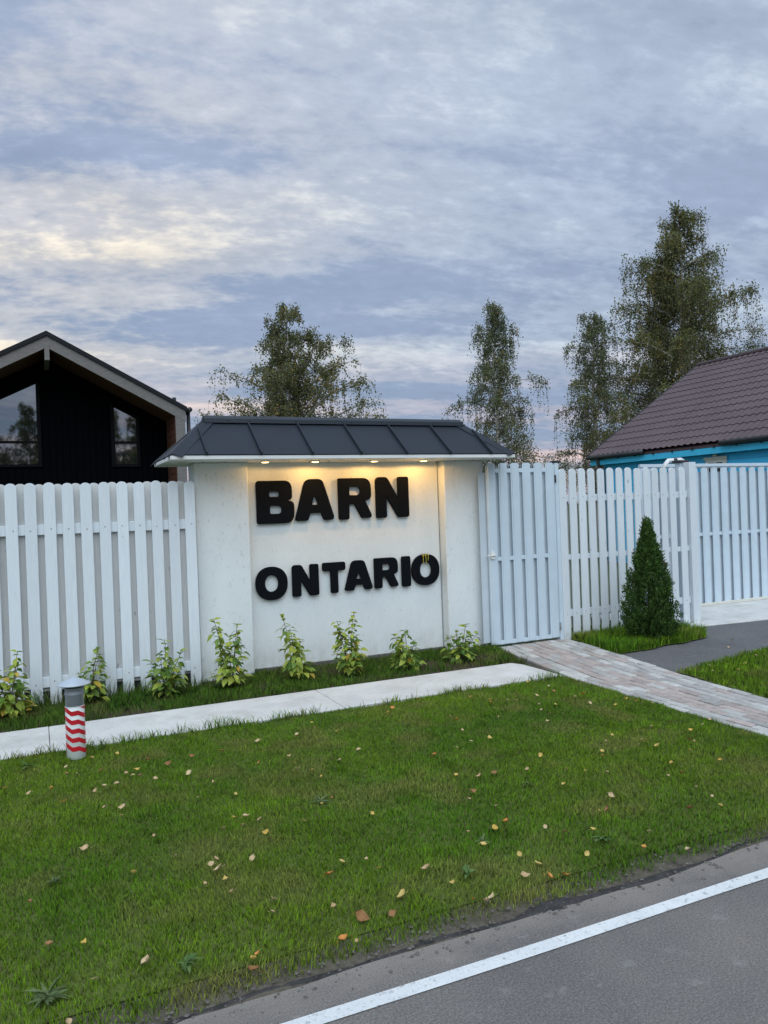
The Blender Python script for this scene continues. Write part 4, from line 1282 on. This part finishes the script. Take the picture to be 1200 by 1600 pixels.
# roof sheets with pressed tile relief: courses step, waves run down the slope
def tile_sheet(y0, y1, name='roof_sheet'):
    ny = max(3, int(round((y1 - y0) / 0.0305)))
    SLEN = math.hypot(BXR - BX0, BZR - BZ0)
    course = 0.35
    s_list = []
    s = 0.0
    while s < SLEN - 0.01:
        e = min(s + course, SLEN)
        s_list += [(s, 0.018), (s + (e - s) * 0.5, 0.010), (e - 0.002, 0.002)]
        s += course
    n = Vector((-(BZR - BZ0), 0, BXR - BX0)).normalized()
    d = Vector((BXR - BX0, 0, BZR - BZ0)).normalized()
    V, Fc = [], []
    for (s_, h) in s_list:
        for j in range(ny + 1):
            y = y0 + (y1 - y0) * j / ny
            w = 0.5 + 0.5 * math.cos(2 * math.pi * y / 0.183)
            p = Vector((BX0, y, BZ0)) + d * s_ + n * (h + 0.028 * w)
            V.append(tuple(p))
    m = ny + 1
    for i in range(len(s_list) - 1):
        for j in range(ny):
            Fc.append((i * m + j, i * m + j + 1, (i + 1) * m + j + 1, (i + 1) * m + j))
    return mobj(name, V, Fc, 'roof_plum', uh)
edges = [BY0 + i * 1.098 for i in range(8)] + [BY1]
for a, b in zip(edges[:-1], edges[1:]):
    o = tile_sheet(a + 0.001, b + 0.02)
    o.location.z += random.uniform(-0.004, 0.004)
# deck under the sheets, far slope, ridge cap, verge boards
prism('deck', [(BX0 + 0.03, BZ0 - 0.045), (BXR, BZR - 0.03), (2 * BXR - BX0, BZ0 - 0.045), (2 * BXR - BX0, BZ0 - 0.10), (BXR, BZR - 0.10), (BX0 + 0.03, BZ0 - 0.10)], BY0 + 0.02, BY1 - BY0 - 0.04, 'roof_plum', uh)
prism('roof', [(BXR, BZR - 0.025), (2 * BXR - BX0, BZ0 - 0.035), (2 * BXR - BX0, BZ0 + 0.0), (BXR, BZR + 0.01)], BY0, BY1 - BY0, 'roof_plum', uh)
tube_obj('ridge_cap', [(BXR, BY0 - 0.01, BZR + 0.02), (BXR, BY1 + 0.01, BZR + 0.02)], 0.075, 'roof_plum', uh, 12)
prism('verge_cap', [(BX0 - 0.02, BZ0 - 0.05), (BXR, BZR - 0.05), (BXR, BZR + 0.05), (BX0 - 0.02, BZ0 + 0.05)], BY1 + 0.001, 0.03, 'dark_metal', uh)
# eaves: blue boxed fascia + soffit, dark gutter
box('fascia', BX0 + 0.035, BX0 + 0.065, BY0 + 0.1, BY1 - 0.02, BZ0 - 0.24, BZ0 - 0.065, 'blue_trim', uh)
box('soffit', BX0 + 0.07, wall_x - 0.002, BY0 + 0.1, BY1 - 0.05, BZ0 - 0.235, BZ0 - 0.215, 'blue_trim', uh)
tube_obj('gutter', [(BX0 - 0.04, BY0, BZ0 - 0.015), (BX0 - 0.04, 12.0, BZ0 - 0.03)], 0.055, 'dark_metal', uh)
tube_obj('gutter', [(BX0 - 0.04, 14.3, BZ0 - 0.03), (BX0 - 0.04, BY1, BZ0 - 0.04)], 0.055, 'dark_metal', uh)
tube_obj('downpipe', [(BX0 - 0.03, BY1 - 0.35, BZ0 - 0.06), (BX0 + 0.02, BY1 - 0.35, BZ0 - 0.22), (wall_x - 0.09, BY1 - 0.40, BZ0 - 0.45), (wall_x - 0.09, BY1 - 0.40, 0.05)], 0.045, 'dark_metal', uh)
for y in np.arange(8.0, 16.2, 0.6):
    box('gutter_bracket', BX0 - 0.0, BX0 + 0.03, float(y), float(y) + 0.03, BZ0 - 0.12, BZ0 - 0.06, 'dark_metal', uh)
box('wall', wall_x + 0.03, 2 * BXR - wall_x - 0.03, BY0 + 0.35, BY1 - 0.33, 0, BZ0 - 0.21, 'blue_paint', uh)
prism('gable', [(wall_x + 0.05, BZ0 - 0.21), (2 * BXR - wall_x - .05, BZ0 - 0.21), (BXR, BZR - 0.25)], BY1 - 0.40, 0.06, 'blue_paint', uh)
z = 0.1
while z < BZ0 - 0.26:
    z1 = min(z + 0.135, BZ0 - 0.24)
    # shiplap board: bottom edge proud of the one below
    prism('cladding_board', [(wall_x + 0.004, z), (wall_x + 0.028, z), (wall_x + 0.028, z1), (wall_x + 0.016, z1)], 0, 0, 'blue_paint', uh) if False else None
    me = prism_me('cladding_board', [(wall_x + 0.004, z), (wall_x + 0.028, z), (wall_x + 0.028, z1 - 0.002), (wall_x + 0.015, z1 - 0.002)], BY1 - BY0 - 0.68, 'blue_paint', 'y')
    inst('cladding_board', me, uh, (0, BY0 + 0.35, 0))
    z = z1 if z1 - z > 0.05 else 99
box('corner_board', wall_x - 0.012, wall_x + 0.10, BY1 - 0.325, BY1 - 0.30, 0, BZ0 - 0.24, 'cream_trim', uh)
# window in the wall
def bwindow(y0, y1, zt):
    w = box('window', wall_x - 0.035, wall_x + 0.002, y0, y1, 1.1, zt, 'cream_trim', uh, 0.004)
    box('pane', wall_x - 0.040, wall_x - 0.036, y0 + 0.10, y1 - 0.10, 1.2, zt - 0.12, 'coated_glass', w)
    box('mullion', wall_x - 0.050, wall_x - 0.0405, (y0 + y1) / 2 - 0.02, (y0 + y1) / 2 + 0.02, 1.2, zt - 0.12, 'cream_trim', w)
    box('head_trim', wall_x - 0.055, wall_x - 0.036, y0 - 0.03, y1 + 0.03, zt - 0.05, zt + 0.012, 'cream_trim', w, 0.004)
    inst('finial', lathe_me('finial', [(0.05, 0), (0.06, 0.03), (0.03, 0.07), (0.008, 0.09)], 14, 'cream_trim'), w, (wall_x - 0.04, (y0 + y1) / 2, zt + 0.012))
bwindow(12.05, 12.62, 2.47)
bwindow(9.3, 9.95, 2.47)

# ------------------------------------------------------------------ grass (uncountable: one object per patch)
CAMP = np.array([0, 0])
def grass(name, poly, density, hmin, hmax, wid, seed, label, cols, edge_fade=None, lean=0.55, clump=0.5, keep=None):
    r = np.random.default_rng(seed)
    px = [p[0] for p in poly]; py = [p[1] for p in poly]
    n = int((max(px) - min(px)) * (max(py) - min(py)) * density)
    x = r.uniform(min(px), max(px), n); y = r.uniform(min(py), max(py), n)
    ok = in_poly(*jit(x, y), poly)
    if edge_fade is not None: ok &= edge_fade(x, y, r)
    if keep is not None: ok &= keep(x, y, r)
    x, y = x[ok], y[ok]; n = len(x)
    z = lawn_z(x, y) - 0.004
    cl = vnoise(x + 20, y + 20, 5.5, seed + 3, 3)
    h = (hmin + (hmax - hmin) * r.random(n)) * (1 - clump / 2 + clump * cl * 1.1)
    tuft = vnoise(x + 31, y + 13, 8.0, seed + 7, 2)
    h = h * (1 + 0.6 * np.clip((tuft - 0.68) * 6, 0, 1))
    az = r.random(n) * 2 * np.pi
    # blades in a tuft tend the same way
    az = az * 0.8 + vnoise(x + 40, y + 40, 2.2, seed + 5, 2) * 4.0
    ln_ = h * lean * r.uniform(0.2, 1.3, n)
    w = wid * r.uniform(0.7, 1.3, n)
    d = np.stack([np.cos(az), np.sin(az)], 1)
    sx = -np.sin(az + r.normal(0, .8, n)); sy = np.cos(az + r.normal(0, .8, n))
    b = np.stack([x, y, z], 1)
    s = np.stack([sx, sy, np.zeros(n)], 1) * w[:, None] * 0.5
    mid_ = b + np.stack([d[:, 0] * ln_ * .35, d[:, 1] * ln_ * .35, h * .58], 1)
    tip = b + np.stack([d[:, 0] * ln_, d[:, 1] * ln_, h], 1)
    V = np.stack([b - s, b + s, mid_ + s * .8, mid_ - s * .8, tip], 1).reshape(-1, 3)
    i0 = np.arange(n)[:, None] * 5
    quads = i0 + np.array([[0, 1, 2, 3]]); tris = i0 + np.array([[3, 2, 4]])
    pt = vnoise(x + 9, y + 9, 1.1, seed + 9, 4)[:, None]
    pt2 = vnoise(x + 3, y + 70, 3.8, seed + 11, 3)[:, None]
    pt = np.clip((pt - 0.5) * 1.9 + 0.5, 0, 1)
    c = np.array(cols[0]) * (1 - pt) + np.array(cols[1]) * pt
    c = c * (0.70 + 0.60 * vnoise(x + 17, y + 29, 9.0, seed + 13, 3)[:, None])
    k = np.clip((pt2 - 0.52) * 4.0, 0, 1) * 0.7
    c = c * (1 - k) + np.array(cols[2]) * k
    c = c * r.uniform(0.65, 1.35, (n, 1))
    st = r.random(n) < 0.03
    c[st] = np.array([0.24, 0.20, 0.10]) * r.uniform(0.6, 1.1, (st.sum(), 1))
    C = np.repeat(c, 5, 0)
    me = colour_mesh(name, V, [quads, tris], C, 'grass_blade')
    o = link(bpy.data.objects.new(name, me))
    return tag(o, label, 'grass', kind='stuff')
GC = [(0.115, 0.270, 0.012), (0.215, 0.365, 0.018), (0.33, 0.33, 0.085)]
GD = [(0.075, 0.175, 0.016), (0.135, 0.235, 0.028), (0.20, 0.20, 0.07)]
def front_fade(x, y, r):
    e = 2.535 + 0.16 * (vnoise(x + 5, y * 1.5 + 2, 2.0, 201, 4) - 0.45)
    return r.random(len(x)) < np.clip((y - e) / 0.10, 0, 1)
near_keep = lambda x, y, r: (r.random(len(x)) < np.clip(1.15 - (y - 3.2) * 0.16, 0.6, 1)) & (x > -2.6)
grass('lawn_grass', [(-6, 2.52)] + [(4.33, 2.52)] + LAWN[2:], 22000, 0.014, 0.032, 0.0029, 301, 'short mown lawn between the road and the concrete footpath', GC, front_fade, keep=near_keep)
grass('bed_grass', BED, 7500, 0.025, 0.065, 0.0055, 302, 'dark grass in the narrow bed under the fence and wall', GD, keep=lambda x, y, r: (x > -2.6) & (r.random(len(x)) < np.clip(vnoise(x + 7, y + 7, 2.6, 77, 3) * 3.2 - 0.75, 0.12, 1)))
grass('tuft_grass', PATCH, 9000, 0.05, 0.11, 0.006, 303, 'longer grass round the small conifer by the right fence', GC, lean=0.6)
grass('lawn_grass', RIGHT, 7000, 0.035, 0.065, 0.0055, 304, 'grass wedge right of the brick path beside the driveway', GC, keep=lambda x, y, r: x < 7.6)
# overhanging fringe along the footpath
grass('fringe_grass', [(-2.6, 5.68), (4.30, 5.68), (4.30, 5.745), (-2.6, 5.745)], 9000, 0.035, 0.085, 0.005, 305, 'longer grass fringe along the near edge of the footpath', GC, lean=0.9, clump=1.0, keep=lambda x, y, r: r.random(len(x)) < np.clip(vnoise(x + 3, y * 0 + 8, 4.5, 88, 3) * 3.4 - 1.3, 0.05, 1))
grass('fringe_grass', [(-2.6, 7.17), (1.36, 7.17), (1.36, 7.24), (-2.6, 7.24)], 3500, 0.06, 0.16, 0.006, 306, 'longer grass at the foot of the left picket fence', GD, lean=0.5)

# ------------------------------------------------------------------ weeds in the lawn
def weed(loc, size, n, mk, label, seed):
    r = random.Random(seed)
    size *= 0.55; n = int(n * 1.4)
    t = thing('weed', loc, label, 'weed', 'weeds in the lawn')
    me = leaf_me('leaf', mk, size, size * (0.22 if mk == 'thistle_leaf' else 0.42), 0.5, 0.5)
    for k in range(n):
        o = bpy.data.objects.new('leaf', me)
        o.rotation_euler = (r.uniform(0.15, 1.2), r.uniform(-.5, .5), r.uniform(0, 6.28))
        s = r.uniform(0.4, 1.2); o.scale = (s, s, s)
        link(o, t, Vector(loc) + Vector((r.uniform(-.01, .01), r.uniform(-.01, .01), 0.010)))
weed((-0.02, 2.80, 0.01), 0.13, 24, 'thistle_leaf', 'grey-green thistle rosette at the lower left lawn corner', 1)
weed((0.42, 2.76, 0.02), 0.085, 12, 'weed_leaf', 'leafy green weed at the lawn edge near the road bottom', 2)
weed((1.62, 2.86, 0.02), 0.07, 11, 'weed_leaf', 'broad weed by the road edge near orange leaves', 3)
weed((1.85, 3.10, 0.02), 0.075, 11, 'thistle_leaf', 'grey-green weed in the lawn above the road edge', 4)
weed((1.35, 3.95, 0.02), 0.09, 12, 'thistle_leaf', 'flat weed rosette in the middle of the lawn', 5)
weed((0.02, 3.65, 0.02), 0.085, 12, 'thistle_leaf', 'flat grey-green weed in the left part of the lawn', 6)
weed((0.36, 5.62, 0.02), 0.07, 8, 'weed_leaf', 'small upright weed at the footpath edge right of the bollard', 7)
weed((-0.10, 5.45, 0.02), 0.09, 10, 'weed_leaf', 'broad weed at the footpath edge left of the bollard', 8)
weed((2.35, 2.85, 0.02), 0.075, 12, 'weed_leaf', 'weed clump at the road edge in the right part of the lawn', 9)
weed((2.45, 3.60, 0.02), 0.07, 9, 'thistle_leaf', 'small weed in the right part of the lawn', 10)

# ------------------------------------------------------------------ fallen leaves
def fallen_me(mat, L, W, curl, seed):
    r = random.Random(seed)
    V, Fc = [], []
    prof = [(0, .05), (.12, .55), (.3, .95), (.5, 1.0), (.7, .68), (.87, .3), (1, 0)]
    for t, w in prof:
        y = (t - 0.5) * L
        hw = W / 2 * w * r.uniform(.9, 1.1)
        zc = curl * L * ((t - .5) ** 2) * 2
        V += [(-hw, y, zc + hw * curl * r.uniform(.5, 1.2)), (-hw * .4, y, zc + hw * curl * .15), (hw * .4, y, zc + hw * curl * .15), (hw, y, zc + hw * curl * r.uniform(.5, 1.2))]
    for i in range(len(prof) - 1):
        for q in range(3):
            Fc.append((i * 4 + q, i * 4 + q + 1, (i + 1) * 4 + q + 1, (i + 1) * 4 + q))
    tube([(0, -L / 2, 0.0), (0.003, -L / 2 - L * 0.3, 0.002)], [0.0012, 0.0008], 4, V, Fc)
    me = mesh_data('fallen_leaf', V, Fc, mat, True)
    return me
FM = {}
for k, mk in enumerate(('fallen_yellow', 'fallen_tan', 'fallen_brown', 'fallen_orange')):
    FM[mk] = [fallen_me(mk, 0.042, 0.033, 0.5, k), fallen_me(mk, 0.036, 0.026, 0.9, k + 9), fallen_me(mk, 0.05, 0.036, 0.7, k + 19)]
CN = {'fallen_yellow': 'yellow', 'fallen_tan': 'pale tan', 'fallen_brown': 'brown', 'fallen_orange': 'orange'}
ALL_LEAVES = []
def drop(x, y, mk, r, z=None, big=1.0, where=None):
    o = bpy.data.objects.new('fallen_leaf', FM[mk][r.randrange(3)])
    o.rotation_euler = (r.uniform(-.55, .55), r.uniform(-.55, .55), r.uniform(0, 6.28))
    s = r.uniform(0.5, 0.95) * big; o.scale = (s, s, s)
    zz3 = float(lawn_z(np.array([x]), np.array([y]))[0]) + 0.030 if z is None else z
    link(o, None, (x, y, zz3))
    if where is None:
        d = Vector((x, y, zz3)) - Vector((0, 0, 1.6))
        px = 0.5 + (FPX / 1200) * d.dot(Rv) / d.dot(Fv)
        side = ['far left', 'left', 'centre left', 'centre right', 'right', 'far right'][min(5, max(0, int(px * 6)))]
        depth = ['along the road edge', 'nearer the road', 'midway to the footpath', 'nearer the footpath', 'along the footpath'][min(4, max(0, int((y - 2.55) / 3.2 * 5)))]
        where = 'on lawn %s, %s' % (depth, side)
    size = 'tiny' if s < 0.62 else ('small' if s < 0.8 else 'larger')
    tag(o, '%s %s leaf %s' % (size, CN[mk], where), 'leaf', 'fallen leaves on the ground')
    ALL_LEAVES.append(o)
r = random.Random(55)
cnt = 0
while cnt < 185:
    y = 2.62 + (5.65 - 2.62) * r.random() ** 1.25
    x = r.uniform(-0.75 + 0.0 * y, 4.25)
    # thin out where the camera hardly sees
    if x < 0.14 * (2.6 - y) + 0.15 - 0.35 * 1 or x > 1.1 * y + 0.1: continue
    q = r.random()
    mk = 'fallen_tan' if q < 0.45 else ('fallen_yellow' if q < 0.75 else ('fallen_brown' if q < 0.92 else 'fallen_orange'))
    drop(x, y, mk, r)
    cnt += 1
# drift along the crumbled road edge
for (x, y, mk, b) in ((1.99, 2.66, 'fallen_orange', 1.5), (1.92, 2.68, 'fallen_orange', 1.3), (1.58, 2.64, 'fallen_tan', 1.1), (1.55, 2.68, 'fallen_orange', 1.1), (1.30, 2.83, 'fallen_yellow', 1.4), (1.84, 2.74, 'fallen_tan', 1.3), (1.95, 2.80, 'fallen_yellow', 1.1), (1.10, 2.76, 'fallen_brown', 1.3), (2.62, 2.60, 'fallen_tan', 1.0), (1.02, 2.62, 'fallen_tan', 1.0), (0.98, 2.66, 'fallen_orange', 0.9)):
    drop(x, y, mk, r, 0.022, b, 'on the crumbled verge beside the road')
for (x, y, mk) in ((5.6, 5.22, 'fallen_tan'), (5.45, 5.05, 'fallen_tan'), (5.9, 5.1, 'fallen_yellow'), (5.75, 4.7, 'fallen_tan'), (6.3, 5.3, 'fallen_tan'), (5.65, 4.95, 'fallen_yellow')):
    drop(x, y, mk, r, 0.05, 1.1, 'on the grass right of the brick path')
for (x, y, mk) in ((7.0, 6.2, 'fallen_tan'), (6.6, 5.9, 'fallen_tan')):
    drop(x, y, mk, r, 0.010, 0.9, 'on the asphalt driveway')

# leaves that would share a label are told apart by their order from left to right
def leaf_px(o):
    d = o.location - Vector((0, 0, 1.6))
    return d.dot(Rv) / d.dot(Fv)
by = {}
for o in ALL_LEAVES: by.setdefault(o['label'], []).append(o)
NUM = ['one', 'two', 'three', 'four', 'five', 'six', 'seven', 'eight', 'nine', 'ten']
ORD = ['leftmost', 'second', 'third', 'fourth', 'fifth', 'sixth', 'seventh', 'eighth', 'ninth']
for lab, os_ in by.items():
    if len(os_) < 2: continue
    os_.sort(key=leaf_px)
    for i, o in enumerate(os_):
        o['label'] = lab + (', rightmost' if i == len(os_) - 1 else ', ' + ORD[i] + ('' if i == 0 else ' from left'))
